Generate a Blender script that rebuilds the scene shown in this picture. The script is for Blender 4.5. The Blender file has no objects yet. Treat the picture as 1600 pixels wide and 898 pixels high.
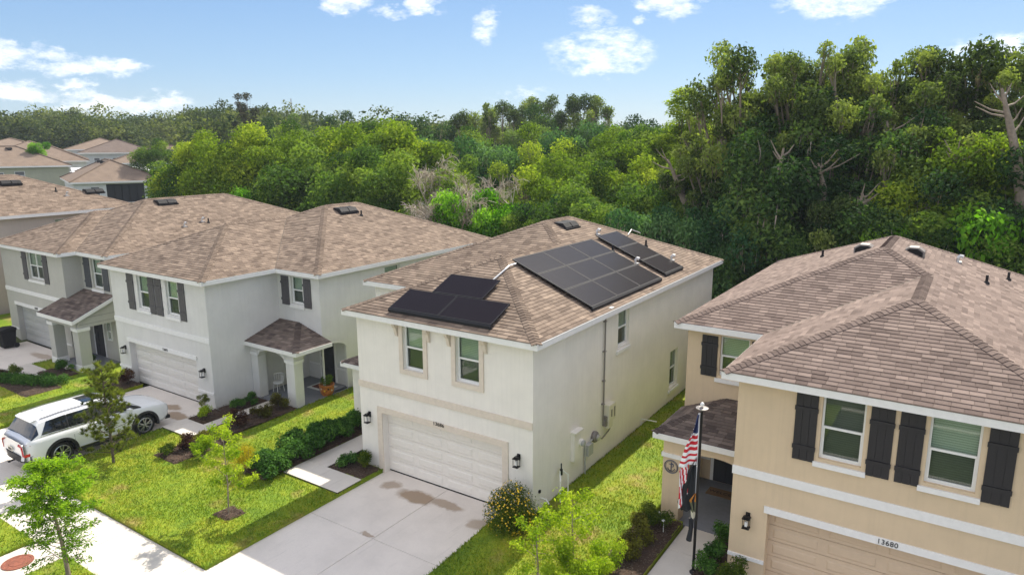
import bpy, math, random
import numpy as np
from mathutils import Vector, Matrix

random.seed(7)
scene = bpy.context.scene
COL = scene.collection

# ------------------------------------------------------------------ camera
CAM = Vector((9.514, -15.334, 10.662))
YAW, PITCH, ROLL = -0.5867, 0.2066, -0.0033
fwd = Vector((math.sin(YAW) * math.cos(PITCH), math.cos(YAW) * math.cos(PITCH), -math.sin(PITCH)))
rgt = Vector((math.cos(YAW), -math.sin(YAW), 0))
upv = rgt.cross(fwd)
cr = rgt * math.cos(ROLL) + upv * math.sin(ROLL)
cu = -rgt * math.sin(ROLL) + upv * math.cos(ROLL)
cam_data = bpy.data.cameras.new('camera')
cam = bpy.data.objects.new('camera', cam_data)
COL.objects.link(cam)
cam.matrix_world = Matrix(((cr.x, cu.x, -fwd.x, CAM.x), (cr.y, cu.y, -fwd.y, CAM.y), (cr.z, cu.z, -fwd.z, CAM.z), (0, 0, 0, 1)))
cam_data.sensor_width = 36
cam_data.lens = 36 * 1086.77 / 1600
cam_data.clip_start = 0.1
cam_data.clip_end = 3000
scene.camera = cam

# ------------------------------------------------------------------ sun, sky, exposure
SUN_EL, SUN_AZ = math.radians(46.5), math.radians(-5.0)      # azimuth clockwise from +y
sun_dir = Vector((math.sin(SUN_AZ) * math.cos(SUN_EL), math.cos(SUN_AZ) * math.cos(SUN_EL), math.sin(SUN_EL)))
sd = bpy.data.lights.new('sun', 'SUN')
sd.energy = 2.35
sd.angle = math.radians(0.6)
sd.color = (1.0, 0.93, 0.8)
so = bpy.data.objects.new('sun', sd)
COL.objects.link(so)
so.rotation_euler = (-sun_dir).to_track_quat('-Z', 'Y').to_euler()

world = bpy.data.worlds.new('World')
scene.world = world
world.use_nodes = True
wn = world.node_tree
wn.nodes.clear()

class NT:
    def __init__(s, nt): s.nt = nt
    def n(s, typ, **kw):
        nd = s.nt.nodes.new(typ)
        for k, v in kw.items():
            if k == 'ins':
                for kk, vv in v.items():
                    if hasattr(vv, 'is_output') or isinstance(vv, bpy.types.NodeSocket): s.nt.links.new(vv, nd.inputs[kk])
                    else: nd.inputs[kk].default_value = vv
            else: setattr(nd, k, v)
        return nd
    def math(s, op, a, b=0.0, clamp=False):
        nd = s.n('ShaderNodeMath', operation=op, use_clamp=clamp, ins={0: a, 1: b}); return nd.outputs[0]
    def vmath(s, op, a, b=(0, 0, 0), out=0):
        nd = s.n('ShaderNodeVectorMath', operation=op, ins={0: a, 1: b}); return nd.outputs[out]
    def mix(s, f, a, b, blend='MIX'):
        nd = s.n('ShaderNodeMix', data_type='RGBA', blend_type=blend)
        for k, v in ((0, f), (6, a), (7, b)):
            if isinstance(v, bpy.types.NodeSocket): s.nt.links.new(v, nd.inputs[k])
            else: nd.inputs[k].default_value = v if k == 0 else (tuple(v) + (1,))[:4]
        return nd.outputs[2]
    def ramp(s, fac, stops, interp='LINEAR'):
        nd = s.n('ShaderNodeValToRGB', ins={0: fac}); cr_ = nd.color_ramp; cr_.interpolation = interp
        while len(cr_.elements) < len(stops): cr_.elements.new(0.5)
        for e, (p, c) in zip(cr_.elements, stops): e.position = p; e.color = tuple(c) + (1,) if len(c) == 3 else c
        return nd.outputs[0]
    def noise(s, vec, scale, detail=2.0, rough=0.5, out=0):
        nd = s.n('ShaderNodeTexNoise', ins={'Scale': scale, 'Detail': detail, 'Roughness': rough})
        if vec is not None: s.nt.links.new(vec, nd.inputs['Vector'])
        return nd.outputs[out]
    def link(s, a, b): s.nt.links.new(a, b)

W_ = NT(wn)
sky = W_.n('ShaderNodeTexSky', sky_type='NISHITA', sun_disc=False)
sky.sun_elevation = SUN_EL
sky.sun_rotation = SUN_AZ
sky.altitude = 0
sky.air_density = 1.0
sky.dust_density = 0.3
sky.ozone_density = 3.0
tc = W_.n('ShaderNodeTexCoord')
wdir = tc.outputs['Generated']
# clouds: soft ellipses by compass direction, broken up by noise; (azimuth deg, elevation deg, half width, half height, strength)
def pix_dir(px, py):
    d = fwd + cr * ((px - 800) / 1086.77) + cu * ((449 - py) / 1086.77)
    return math.degrees(math.atan2(d.x, d.y)), math.degrees(math.atan2(d.z, math.hypot(d.x, d.y)))
CLOUDS = []
SKY_GAIN = 2.3
for az, el, w_, h_, st in [
    (-69.3, 5.9, 3.2, 1.0, 1.0), (-64.6, 5.1, 3.6, 1.0, 1.0), (-69.6, 3.3, 4.0, 0.9, .95), (-64.5, 3.6, 1.2, .5, .9), (-62.0, 2.6, 5.0, .8, .9),
    (-61.8, 5.0, 2.2, .8, .8), (-46.6, 10.2, 1.9, 1.1, 1.0), (-40.5, 10.3, 1.9, 1.1, 1.0), (-43.0, 9.7, 1.3, .7, .6), (-35.6, 8.8, 1.2, 1.5, .8),
    (-53.5, 11.3, 2.4, .4, .8), (-26.7, 6.6, 4.0, 1.7, 1.0), (-27.5, 9.2, 1.8, 1.0, .6), (-21.5, 10.3, 2.6, 1.4, .95), (-25.0, 12.2, 2.2, .5, .9),
    (-23.6, 9.0, .8, .6, .7), (-9.5, 9.8, 4.2, 1.8, 1.0), (0.5, 5.5, 3.5, 1.6, .8), (4.5, 6.2, 3.2, 1.0, .7), (-33.0, 3.6, 3.0, .6, .4), (-16.5, 4.0, 3.0, .6, .35)]:
    CLOUDS.append((az, el, w_ * 1.12, h_ * 1.1, st * .42))
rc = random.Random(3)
for i in range(60):  # unseen clouds outside the view, added thick and bright to raise fill light
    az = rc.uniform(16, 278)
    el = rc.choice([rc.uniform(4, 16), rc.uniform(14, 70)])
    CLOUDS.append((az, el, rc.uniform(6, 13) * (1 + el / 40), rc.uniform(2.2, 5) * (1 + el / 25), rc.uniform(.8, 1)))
mpw = W_.n('ShaderNodeMapping', ins={'Vector': wdir, 'Scale': (1, 1, 2.2)}).outputs[0]
n1 = W_.noise(mpw, 16.0, 7.0, 0.62, 1)
n1c = W_.vmath('SUBTRACT', n1, (.5, .5, .5))
wob = W_.n('ShaderNodeVectorMath', operation='SCALE', ins={0: n1c, 'Scale': 0.06}).outputs[0]
d2 = W_.vmath('ADD', wdir, wob)
acc = None
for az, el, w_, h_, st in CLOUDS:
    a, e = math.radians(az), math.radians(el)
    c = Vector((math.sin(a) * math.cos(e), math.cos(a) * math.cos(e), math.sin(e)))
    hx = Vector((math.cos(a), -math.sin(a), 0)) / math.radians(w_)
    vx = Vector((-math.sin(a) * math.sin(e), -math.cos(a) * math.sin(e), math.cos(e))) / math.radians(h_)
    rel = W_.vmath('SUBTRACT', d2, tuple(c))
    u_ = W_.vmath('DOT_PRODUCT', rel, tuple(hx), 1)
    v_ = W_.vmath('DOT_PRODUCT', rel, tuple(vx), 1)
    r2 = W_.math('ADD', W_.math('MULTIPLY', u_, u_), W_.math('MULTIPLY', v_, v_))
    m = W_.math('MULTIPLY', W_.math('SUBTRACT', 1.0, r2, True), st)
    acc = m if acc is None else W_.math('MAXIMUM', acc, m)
n2 = W_.noise(mpw, 38.0, 8.0, 0.68)
dens = W_.math('ADD', acc, W_.math('MULTIPLY', W_.math('SUBTRACT', n2, 0.5), 1.5))
mask = W_.math('MULTIPLY', W_.ramp(dens, [(0.05, (0, 0, 0)), (1.15, (1, 1, 1))], 'LINEAR'), W_.math('MULTIPLY', acc, 5.0, True))
elev = W_.n('ShaderNodeSeparateXYZ', ins={0: wdir}).outputs[2]
even = W_.ramp(elev, [(0.0, (.52, .70, .88)), (.09, (.37, .59, .89)), (.22, (.24, .46, .84)), (.6, (.25, .42, .72)), (1.0, (.22, .38, .66))])
even = W_.n('ShaderNodeVectorMath', operation='SCALE', ins={0: even, 'Scale': SKY_GAIN}).outputs[0]
skyc = W_.mix(0.85, sky.outputs[0], even)
CLOUD_COL = (6.6, 6.1, 5.8)  # set bright so the added unseen clouds lift the shaded sides
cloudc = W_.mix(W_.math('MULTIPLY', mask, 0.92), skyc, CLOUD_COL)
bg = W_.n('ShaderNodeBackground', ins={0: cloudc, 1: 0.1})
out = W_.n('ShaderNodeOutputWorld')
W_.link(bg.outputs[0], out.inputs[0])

scene.view_settings.view_transform = 'Standard'
scene.view_settings.look = 'None'
scene.view_settings.exposure = 1.7
scene.view_settings.gamma = 1.0
scene.cycles.max_bounces = 6
scene.cycles.transparent_max_bounces = 12
scene.cycles.use_denoising = True

# ------------------------------------------------------------------ materials
def new_mat(name):
    m = bpy.data.materials.new(name); m.use_nodes = True
    t = NT(m.node_tree); b = m.node_tree.nodes['Principled BSDF']
    return m, t, b
def plain(name, col, rough=0.6, metal=0.0, spec=0.5, var=0.0, scale=8.0, bump=0.0, bscale=60.0, coat=0.0):
    m, t, b = new_mat(name)
    b.inputs['Roughness'].default_value = rough; b.inputs['Metallic'].default_value = metal
    b.inputs['Specular IOR Level'].default_value = spec; b.inputs['Coat Weight'].default_value = coat
    b.inputs['Base Color'].default_value = tuple(col) + (1,)
    co = t.n('ShaderNodeTexCoord').outputs['Object']
    if var:
        nz = t.noise(co, scale, 5, .6)
        c = t.ramp(nz, [(0.3, [x * (1 - var) for x in col]), (0.7, [min(1, x * (1 + var)) for x in col])])
        t.link(c, b.inputs['Base Color'])
    if bump:
        nb = t.noise(co, bscale, 4, .6)
        bp = t.n('ShaderNodeBump', ins={'Strength': bump, 'Distance': 0.02, 'Height': nb})
        t.link(bp.outputs[0], b.inputs['Normal'])
    return m
def stucco(name, col, dirt=(.35, .32, .2)):
    m, t, b = new_mat(name)
    b.inputs['Roughness'].default_value = .9; b.inputs['Specular IOR Level'].default_value = .2
    co = t.n('ShaderNodeNewGeometry').outputs['Position']
    nz = t.noise(co, 1.1, 6, .65); nf = t.noise(co, 45.0, 3, .6)
    c = t.ramp(nz, [(0.3, [x * .93 for x in col]), (0.7, [min(1, x * 1.04) for x in col])])
    c = t.mix(t.math('MULTIPLY', nf, .16), c, [x * .7 for x in col])
    # rain streaks: fine vertical, very faint
    mp = t.n('ShaderNodeMapping', ins={'Vector': co, 'Scale': (6, 6, .25)})
    ns = t.noise(mp.outputs[0], 2.0, 4, .6)
    c = t.mix(t.ramp(ns, [(.48, (0, 0, 0)), (.75, (.3, .3, .3))]), c, [x * .8 for x in col])
    # splashed soil along the foot of the wall
    z = t.n('ShaderNodeSeparateXYZ', ins={0: co}).outputs[2]
    foot = t.math('MULTIPLY', t.math('SUBTRACT', 0.75, t.math('ADD', z, t.math('MULTIPLY', nz, .5)), True), .8)
    c = t.mix(foot, c, [a * .55 + d * .45 for a, d in zip(col, dirt)])
    t.link(c, b.inputs['Base Color'])
    nb = t.noise(co, 70.0, 4, .7)
    bp = t.n('ShaderNodeBump', ins={'Strength': .7, 'Distance': 0.015, 'Height': nb})
    t.link(bp.outputs[0], b.inputs['Normal'])
    return m
def shingle_mat(name, lo, hi):
    m, t, b = new_mat(name)
    b.inputs['Roughness'].default_value = .95; b.inputs['Specular IOR Level'].default_value = .15
    at = t.n('ShaderNodeAttribute', attribute_name='tint').outputs['Fac']
    pos = t.n('ShaderNodeNewGeometry').outputs['Position']
    big = t.noise(pos, 1.3, 3, .6); fine = t.noise(pos, 60, 3, .6)
    f = t.math('ADD', t.math('MULTIPLY', at, .65), t.math('MULTIPLY', big, .45))
    f = t.math('ADD', f, t.math('MULTIPLY', t.math('SUBTRACT', fine, .5), .5))
    mid = [(a + b_) / 2 for a, b_ in zip(lo, hi)]
    t.link(t.ramp(f, [(.12, lo), (.5, mid), (.95, hi)]), b.inputs['Base Color'])
    bp = t.n('ShaderNodeBump', ins={'Strength': .4, 'Distance': 0.01, 'Height': fine}); t.link(bp.outputs[0], b.inputs['Normal'])
    return m
def concrete(name, col, stains=(), joints=()):
    m, t, b = new_mat(name)
    b.inputs['Roughness'].default_value = .85; b.inputs['Specular IOR Level'].default_value = .25
    pos = t.n('ShaderNodeNewGeometry').outputs['Position']
    n_a = t.noise(pos, .6, 6, .65); n_b = t.noise(pos, 14, 5, .7); n_c = t.noise(pos, 120, 2, .6)
    c = t.ramp(n_a, [(.3, [x * .86 for x in col]), (.55, col), (.75, [min(1, x * 1.06) for x in col])])
    c = t.mix(t.ramp(n_b, [(.5, (0, 0, 0)), (.8, (.3, .3, .3))]), c, [x * .72 for x in col])
    c = t.mix(t.ramp(n_c, [(.35, (.35, .35, .35)), (.5, (0, 0, 0))]), c, [x * .7 for x in col])
    # brushed drags / tyre scuffs
    mp = t.n('ShaderNodeMapping', ins={'Vector': pos, 'Scale': (7, .5, 1)})
    nd = t.noise(mp.outputs[0], 1.0, 5, .7)
    c = t.mix(t.ramp(nd, [(.58, (0, 0, 0)), (.75, (.42, .42, .42))]), c, [x * .6 for x in col])
    if stains:
        acc = None
        wb = t.vmath('MULTIPLY', t.vmath('SUBTRACT', t.noise(pos, 1.8, 4, .6, 1), (.5, .5, .5)), (.55, .55, 0))
        p2 = t.vmath('ADD', pos, wb)
        for (sx, sy, ra, rb, st) in stains:
            q = t.vmath('MULTIPLY', t.vmath('SUBTRACT', p2, (sx, sy, 0)), (1 / ra, 1 / rb, 0))
            L = t.vmath('LENGTH', q, out=1)
            e = t.math('MULTIPLY', t.math('MULTIPLY', t.math('SUBTRACT', 1.0, L, True), 3.0, True), st)
            acc = e if acc is None else t.math('MAXIMUM', acc, e)
        c = t.mix(t.math('MULTIPLY', acc, t.math('ADD', .7, n_b, True)), c, (.23, .135, .055))
    t.link(c, b.inputs['Base Color'])
    bp = t.n('ShaderNodeBump', ins={'Strength': .15, 'Distance': 0.01, 'Height': n_c}); t.link(bp.outputs[0], b.inputs['Normal'])
    return m
def leafmat(name, lo, mid, hi, trans=.35, objvar=.12, bright=1.0):
    m, t, b = new_mat(name)
    at = t.n('ShaderNodeAttribute', attribute_name='tint').outputs['Fac']
    oi = t.n('ShaderNodeObjectInfo').outputs['Random']
    f = t.math('ADD', at, t.math('MULTIPLY', t.math('SUBTRACT', oi, .5), objvar * 2))
    c = t.ramp(f, [(.05, lo), (.5, mid), (.95, hi)])
    b.inputs['Roughness'].default_value = .8; b.inputs['Specular IOR Level'].default_value = .08
    t.link(c, b.inputs['Base Color'])
    tr = t.n('ShaderNodeBsdfTranslucent'); 
    t.link(t.mix(1.0, c, (1.25 * bright, 1.35 * bright, .55 * bright), 'MULTIPLY'), tr.inputs[0])
    mx = t.n('ShaderNodeMixShader', ins={0: trans}); t.link(b.outputs[0], mx.inputs[1]); t.link(tr.outputs[0], mx.inputs[2])
    t.link(mx.outputs[0], m.node_tree.nodes['Material Output'].inputs[0])
    return m
def lawn_mat(name, shift=0.0):
    m, t, b = new_mat(name)
    pos = t.n('ShaderNodeNewGeometry').outputs['Position']
    n_a = t.noise(pos, .35, 5, .6); n_b = t.noise(pos, 2.2, 5, .7); n_c = t.noise(pos, 26, 4, .75)
    f = t.math('ADD', t.math('ADD', t.math('MULTIPLY', n_a, .5), t.math('MULTIPLY', n_b, .35)), t.math('MULTIPLY', n_c, .35))
    f = t.math('ADD', f, shift)
    c = t.ramp(f, [(.4, (.09, .17, .014)), (.56, (.17, .255, .016)), (.7, (.28, .315, .02)), (.85, (.42, .32, .06))])
    c = t.mix(t.ramp(n_c, [(.3, (.55, .55, .55)), (.5, (0, 0, 0))]), c, (.03, .05, .012))
    n_p = t.noise(pos, .9, 4, .55)
    c = t.mix(t.ramp(n_p, [(.56, (0, 0, 0)), (.72, (.75, .75, .75))]), c, (.34, .25, .09))
    c = t.mix(t.ramp(n_p, [(.28, (.6, .6, .6)), (.45, (0, 0, 0))]), c, (.07, .15, .015))
    b.inputs['Roughness'].default_value = .8; b.inputs['Specular IOR Level'].default_value = .2
    t.link(c, b.inputs['Base Color'])
    bp = t.n('ShaderNodeBump', ins={'Strength': .6, 'Distance': 0.03, 'Height': n_c}); t.link(bp.outputs[0], b.inputs['Normal'])
    return m
def blade_mat():
    m, t, b = new_mat('grass_blade')
    pos = t.n('ShaderNodeNewGeometry').outputs['Position']
    at = t.n('ShaderNodeAttribute', attribute_name='tint').outputs['Fac']
    n_a = t.noise(pos, .35, 5, .6); n_b = t.noise(pos, 2.2, 5, .7)
    f = t.math('ADD', t.math('ADD', t.math('MULTIPLY', n_a, .5), t.math('MULTIPLY', n_b, .35)), t.math('MULTIPLY', at, .4))
    c = t.ramp(f, [(.42, (.10, .2, .014)), (.58, (.19, .3, .016)), (.74, (.32, .365, .022)), (.92, (.46, .36, .07))])
    n_p = t.noise(pos, .9, 4, .55)
    c = t.mix(t.ramp(n_p, [(.56, (0, 0, 0)), (.72, (.75, .75, .75))]), c, (.34, .25, .09))
    c = t.mix(t.ramp(n_p, [(.28, (.6, .6, .6)), (.45, (0, 0, 0))]), c, (.07, .15, .015))
    b.inputs['Roughness'].default_value = .7; b.inputs['Specular IOR Level'].default_value = .2
    t.link(c, b.inputs['Base Color'])
    tr = t.n('ShaderNodeBsdfTranslucent'); t.link(c, tr.inputs[0])
    mx = t.n('ShaderNodeMixShader', ins={0: .35}); t.link(b.outputs[0], mx.inputs[1]); t.link(tr.outputs[0], mx.inputs[2])
    t.link(mx.outputs[0], m.node_tree.nodes['Material Output'].inputs[0])
    return m
def glass_mat(name, tint=(.02, .03, .028), clear=.55):
    m, t, b = new_mat(name)
    nt = m.node_tree
    ge = t.n('ShaderNodeNewGeometry'); cs = t.math('ABSOLUTE', t.vmath('DOT_PRODUCT', ge.outputs['Incoming'], ge.outputs['Normal'], 1)); sch = t.math('ADD', .05, t.math('MULTIPLY', t.math('POWER', t.math('SUBTRACT', 1.0, cs, True), 5.0), .95))
    gl = t.n('ShaderNodeBsdfGlossy', ins={'Color': (.9, .95, .95, 1), 'Roughness': .02})
    tp = t.n('ShaderNodeBsdfTransparent', ins={0: (clear, clear * 1.05, clear, 1)})
    mx = t.n('ShaderNodeMixShader', ins={0: sch})
    t.link(tp.outputs[0], mx.inputs[1]); t.link(gl.outputs[0], mx.inputs[2])
    t.link(mx.outputs[0], nt.nodes['Material Output'].inputs[0])
    return m
def blind_mat(name, col):
    m, t, b = new_mat(name)
    pos = t.n('ShaderNodeNewGeometry').outputs['Position']
    wv = t.n('ShaderNodeTexWave', wave_type='BANDS', bands_direction='Z', ins={'Vector': pos, 'Scale': 6.0, 'Distortion': .3})
    t.link(t.ramp(wv.outputs['Fac'], [(.1, [x * .7 for x in col]), (.6, col)]), b.inputs['Base Color'])
    b.inputs['Roughness'].default_value = .7
    return m

M = {}
M['stucco_cream'] = stucco('stucco_cream', (.89, .845, .775))
M['stucco_grey'] = stucco('stucco_grey', (.73, .72, .69))
M['stucco_greige'] = stucco('stucco_greige', (.52, .51, .46))
M['stucco_tan'] = stucco('stucco_tan', (.71, .56, .38))
M['stucco_rose'] = stucco('stucco_rose', (.50, .43, .38))
M['taupe_trim'] = plain('taupe_trim', (.70, .61, .51), .85, var=.06, bump=.1)
M['white_trim'] = plain('white_trim', (.80, .79, .77), .7, var=.04)
M['white_vinyl'] = plain('white_vinyl', (.80, .80, .78), .4)
M['garage_cream'] = plain('garage_cream', (.82, .77, .70), .55, var=.03)
M['garage_grey'] = plain('garage_grey', (.7, .675, .63), .55, var=.03)
M['garage_greige'] = plain('garage_greige', (.42, .425, .41), .55, var=.03)
M['garage_tan'] = plain('garage_tan', (.6, .46, .32), .55, var=.03)
M['shutter_black'] = plain('shutter_black', (.018, .016, .018), .6, var=.2, scale=40, bump=.2)
M['shutter_grey'] = plain('shutter_grey', (.085, .08, .085), .6, var=.15, scale=40)
M['shutter_slate'] = plain('shutter_slate', (.07, .075, .085), .6, var=.15, scale=40)
M['black_metal'] = plain('black_metal', (.012, .012, .014), .35, .4)
M['black_plastic'] = plain('black_plastic', (.02, .02, .022), .7, spec=.2, var=.1)
M['dark_rubber'] = plain('dark_rubber', (.014, .014, .015), .8)
M['door_charcoal'] = plain('door_charcoal', (.03, .032, .038), .4)
M['dark_interior'] = plain('dark_interior', (.01, .01, .01), .9)
M['grey_pipe'] = plain('grey_pipe', (.22, .2, .19), .5, .2)
M['grey_box'] = plain('grey_box', (.42, .42, .41), .5, var=.05)
M['cream_box'] = plain('cream_box', (.72, .68, .56), .5, var=.05)
M['white_pipe'] = plain('white_pipe', (.82, .82, .78), .4)
M['galvanised'] = plain('galvanised', (.6, .6, .6), .4, .6)
M['shingle_brown'] = shingle_mat('shingle_brown', (.095, .07, .056), (.315, .243, .188))
M['shingle_rose'] = shingle_mat('shingle_rose', (.095, .069, .06), (.285, .219, .187))
M['shingle_dark'] = shingle_mat('shingle_dark', (.055, .042, .038), (.24, .19, .16))
M['flashing'] = plain('flashing', (.1, .075, .055), .8)
M['solar_cell'] = plain('solar_cell', (.017, .014, .017), .25, spec=.2, var=.3, scale=90); M['solar_cell'].node_tree.nodes['Principled BSDF'].inputs['IOR'].default_value = 1.2
M['solar_frame'] = plain('solar_frame', (.03, .03, .033), .6, 0, .15)
M['mulch'] = plain('mulch', (.06, .035, .022), .95, var=.6, scale=30, bump=1.0, bscale=50)
M['porch_slab'] = plain('porch_slab', (.2, .21, .24), .7, var=.08)
M['leaf_light'] = leafmat('leaf_light', (.07, .125, .014), (.185, .275, .03), (.40, .47, .05), .45)
M['leaf_mid'] = leafmat('leaf_mid', (.04, .085, .018), (.10, .185, .035), (.24, .33, .055), .42)
M['leaf_dark'] = leafmat('leaf_dark', (.025, .06, .022), (.07, .135, .036), (.19, .28, .065), .38)
M['leaf_bright'] = leafmat('leaf_bright', (.05, .15, .012), (.12, .30, .02), (.27, .48, .05), .5)
M['leaf_oak'] = leafmat('leaf_oak', (.04, .065, .024), (.11, .16, .045), (.30, .36, .09), .38)
M['leaf_blue'] = leafmat('leaf_blue', (.025, .075, .032), (.06, .145, .055), (.15, .27, .10), .38)
M['leaf_snag'] = leafmat('leaf_snag', (.02, .028, .014), (.045, .05, .025), (.1, .09, .045), .25)
M['leaf_far'] = leafmat('leaf_far', (.04, .062, .026), (.085, .12, .042), (.19, .22, .065), .3, objvar=0)
M['leaf_hedge'] = leafmat('leaf_hedge', (.028, .075, .016), (.07, .17, .03), (.17, .33, .06), .3)
M['leaf_shrub'] = leafmat('leaf_shrub', (.03, .06, .01), (.08, .13, .018), (.2, .24, .03), .4)
M['leaf_olive'] = leafmat('leaf_olive', (.05, .03, .015), (.11, .11, .02), (.26, .26, .04), .4)
M['leaf_purple'] = leafmat('leaf_purple', (.03, .015, .015), (.08, .035, .03), (.2, .12, .06), .3)
M['leaf_gold'] = leafmat('leaf_gold', (.2, .17, .01), (.42, .33, .015), (.6, .5, .04), .5)
M['leaf_lime'] = leafmat('leaf_lime', (.14, .24, .015), (.28, .4, .02), (.48, .56, .05), .5)
M['leaf_pine'] = leafmat('leaf_pine', (.06, .08, .02), (.15, .18, .035), (.32, .36, .06), .4)
M['flower_yellow'] = plain('flower_yellow', (.75, .5, .02), .6)
M['moss_strands'] = leafmat('moss_strands', (.1, .085, .05), (.2, .17, .11), (.34, .3, .21), .3)
M['dead_twig'] = leafmat('dead_twig', (.24, .19, .155), (.44, .37, .31), (.62, .56, .5), .15)
M['bark'] = plain('bark', (.13, .1, .075), .9, var=.4, scale=6, bump=.6)
M['bark_pale'] = plain('bark_pale', (.26, .21, .16), .9, var=.3, scale=6, bump=.5)
M['undergrowth_leaf'] = leafmat('undergrowth_leaf', (.03, .05, .018), (.07, .1, .028), (.16, .2, .05), .3, objvar=0)
M['glass'] = glass_mat('glass', clear=.8)
M['glass_dark'] = glass_mat('glass_dark', clear=.25)
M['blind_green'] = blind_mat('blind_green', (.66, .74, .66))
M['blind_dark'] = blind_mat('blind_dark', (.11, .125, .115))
M['blind_grey'] = blind_mat('blind_grey', (.17, .175, .185))
M['lawn'] = lawn_mat('lawn'); M['blade'] = blade_mat()

# ------------------------------------------------------------------ mesh helpers
class MB:
    def __init__(s): s.v = []; s.f = []; s.m = []; s.t = []
    def face(s, pts, mi=0, tint=.5):
        n = len(s.v); s.v += [tuple(p) for p in pts]; s.f.append(tuple(range(n, n + len(pts)))); s.m.append(mi); s.t.append(tint)
    def box(s, x0, y0, z0, x1, y1, z1, mi=0):
        s.fbox(WF, x0, y0, z0, x1, y1, z1, mi)
    def fbox(s, F, u0, v0, n0, u1, v1, n1, mi=0, skip=()):
        n = len(s.v)
        for (a, b, c) in ((u0, v0, n0), (u1, v0, n0), (u1, v1, n0), (u0, v1, n0), (u0, v0, n1), (u1, v0, n1), (u1, v1, n1), (u0, v1, n1)):
            s.v.append(tuple(F(a, b, c)))
        for q in ((0, 3, 2, 1), (4, 5, 6, 7), (0, 1, 5, 4), (1, 2, 6, 5), (2, 3, 7, 6), (3, 0, 4, 7)):
            s.f.append(tuple(n + i for i in q)); s.m.append(mi); s.t.append(.5)
    def prism(s, pts, ext, mi=0):
        ext = Vector(ext); k = len(pts); n = len(s.v)
        s.v += [tuple(Vector(p)) for p in pts] + [tuple(Vector(p) + ext) for p in pts]
        s.f.append(tuple(range(n, n + k))); s.f.append(tuple(range(n + 2 * k - 1, n + k - 1, -1)))
        for i in range(k): j = (i + 1) % k; s.f.append((n + i, n + j, n + k + j, n + k + i))
        s.m += [mi] * (k + 2); s.t += [.5] * (k + 2)
    def tube(s, pts, r, n=8, mi=0, cap=True):
        pts = [Vector(p) for p in pts]; rs = r if isinstance(r, (list, tuple)) else [r] * len(pts)
        rings = []; prev = None
        for i, p in enumerate(pts):
            d = (pts[min(i + 1, len(pts) - 1)] - pts[max(i - 1, 0)]).normalized()
            if prev is None: a = d.orthogonal().normalized()
            else: a = (prev - d * prev.dot(d)); a = a.normalized() if a.length > 1e-6 else d.orthogonal().normalized()
            prev = a; b = d.cross(a); base = len(s.v)
            for k in range(n):
                th = 2 * math.pi * k / n
                s.v.append(tuple(p + (a * math.cos(th) + b * math.sin(th)) * rs[i]))
            rings.append(base)
        for i in range(len(rings) - 1):
            for k in range(n):
                k2 = (k + 1) % n
                s.f.append((rings[i] + k, rings[i] + k2, rings[i + 1] + k2, rings[i + 1] + k)); s.m.append(mi); s.t.append(.5)
        if cap:
            s.f.append(tuple(rings[0] + k for k in range(n - 1, -1, -1))); s.f.append(tuple(rings[-1] + k for k in range(n))); s.m += [mi] * 2; s.t += [.5] * 2
    def lathe(s, c, prof, n=20, mi=0, axis='z'):
        c = Vector(c); rings = []
        for (r, h) in prof:
            base = len(s.v); rings.append(base)
            for k in range(n):
                th = 2 * math.pi * k / n
                if axis == 'z': p = Vector((r * math.cos(th), r * math.sin(th), h))
                elif axis == 'x': p = Vector((h, r * math.cos(th), r * math.sin(th)))
                else: p = Vector((r * math.cos(th), h, r * math.sin(th)))
                s.v.append(tuple(c + p))
        for i in range(len(rings) - 1):
            for k in range(n):
                k2 = (k + 1) % n
                s.f.append((rings[i] + k, rings[i] + k2, rings[i + 1] + k2, rings[i + 1] + k)); s.m.append(mi); s.t.append(.5)
        s.f.append(tuple(rings[0] + k for k in range(n))); s.f.append(tuple(rings[-1] + k for k in range(n))); s.m += [mi] * 2; s.t += [.5] * 2
WF = lambda a, b, c: (a, b, c)
def frame(O, U, V, N):
    O, U, V, N = Vector(O), Vector(U), Vector(V), Vector(N)
    return lambda u, v, n: O + U * u + V * v + N * n

ORG = {}
def mesh_data(name, mb, mats, org=(0, 0, 0), smooth=False):
    me = bpy.data.meshes.new(name); o = Vector(org)
    me.from_pydata([(x - o.x, y - o.y, z - o.z) for x, y, z in mb.v], [], mb.f)
    mats = mats if isinstance(mats, (list, tuple)) else [mats]
    for m in mats: me.materials.append(M[m] if isinstance(m, str) else m)
    if len(mats) > 1: me.polygons.foreach_set('material_index', mb.m)
    if any(t != .5 for t in mb.t):
        a = me.attributes.new('tint', 'FLOAT', 'FACE'); a.data.foreach_set('value', mb.t)
    if smooth: me.polygons.foreach_set('use_smooth', [True] * len(me.polygons))
    me.update()
    return me
def link(name, data, parent=None):
    o = bpy.data.objects.new(name, data); COL.objects.link(o)
    if parent is not None: o.parent = parent; ORG[o.name] = ORG[parent.name]
    return o
def obj(name, mb, mats, parent=None, kind=None, smooth=False, label=None):
    org = ORG[parent.name] if parent is not None else (0, 0, 0)
    o = link(name, mesh_data(name, mb, mats, org, smooth), parent)
    if parent is None: ORG[o.name] = (0, 0, 0)
    if kind: o['kind'] = kind
    if label: o['label'] = label
    return o
def tag(o, label, cat, group=None):
    o['label'] = label; o['category'] = cat
    if group: o['group'] = group
    return o
def thing(name, label, cat, loc, group=None):
    o = bpy.data.objects.new(name, None); COL.objects.link(o); o.location = loc; ORG[o.name] = tuple(loc); o.empty_display_size = .3
    return tag(o, label, cat, group)
def solo(name, mb, mats, loc, label, cat, group=None, smooth=False):
    o = bpy.data.objects.new(name, mesh_data(name, mb, mats, loc, smooth)); COL.objects.link(o); o.location = loc; ORG[o.name] = tuple(loc)
    return tag(o, label, cat, group)
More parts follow.
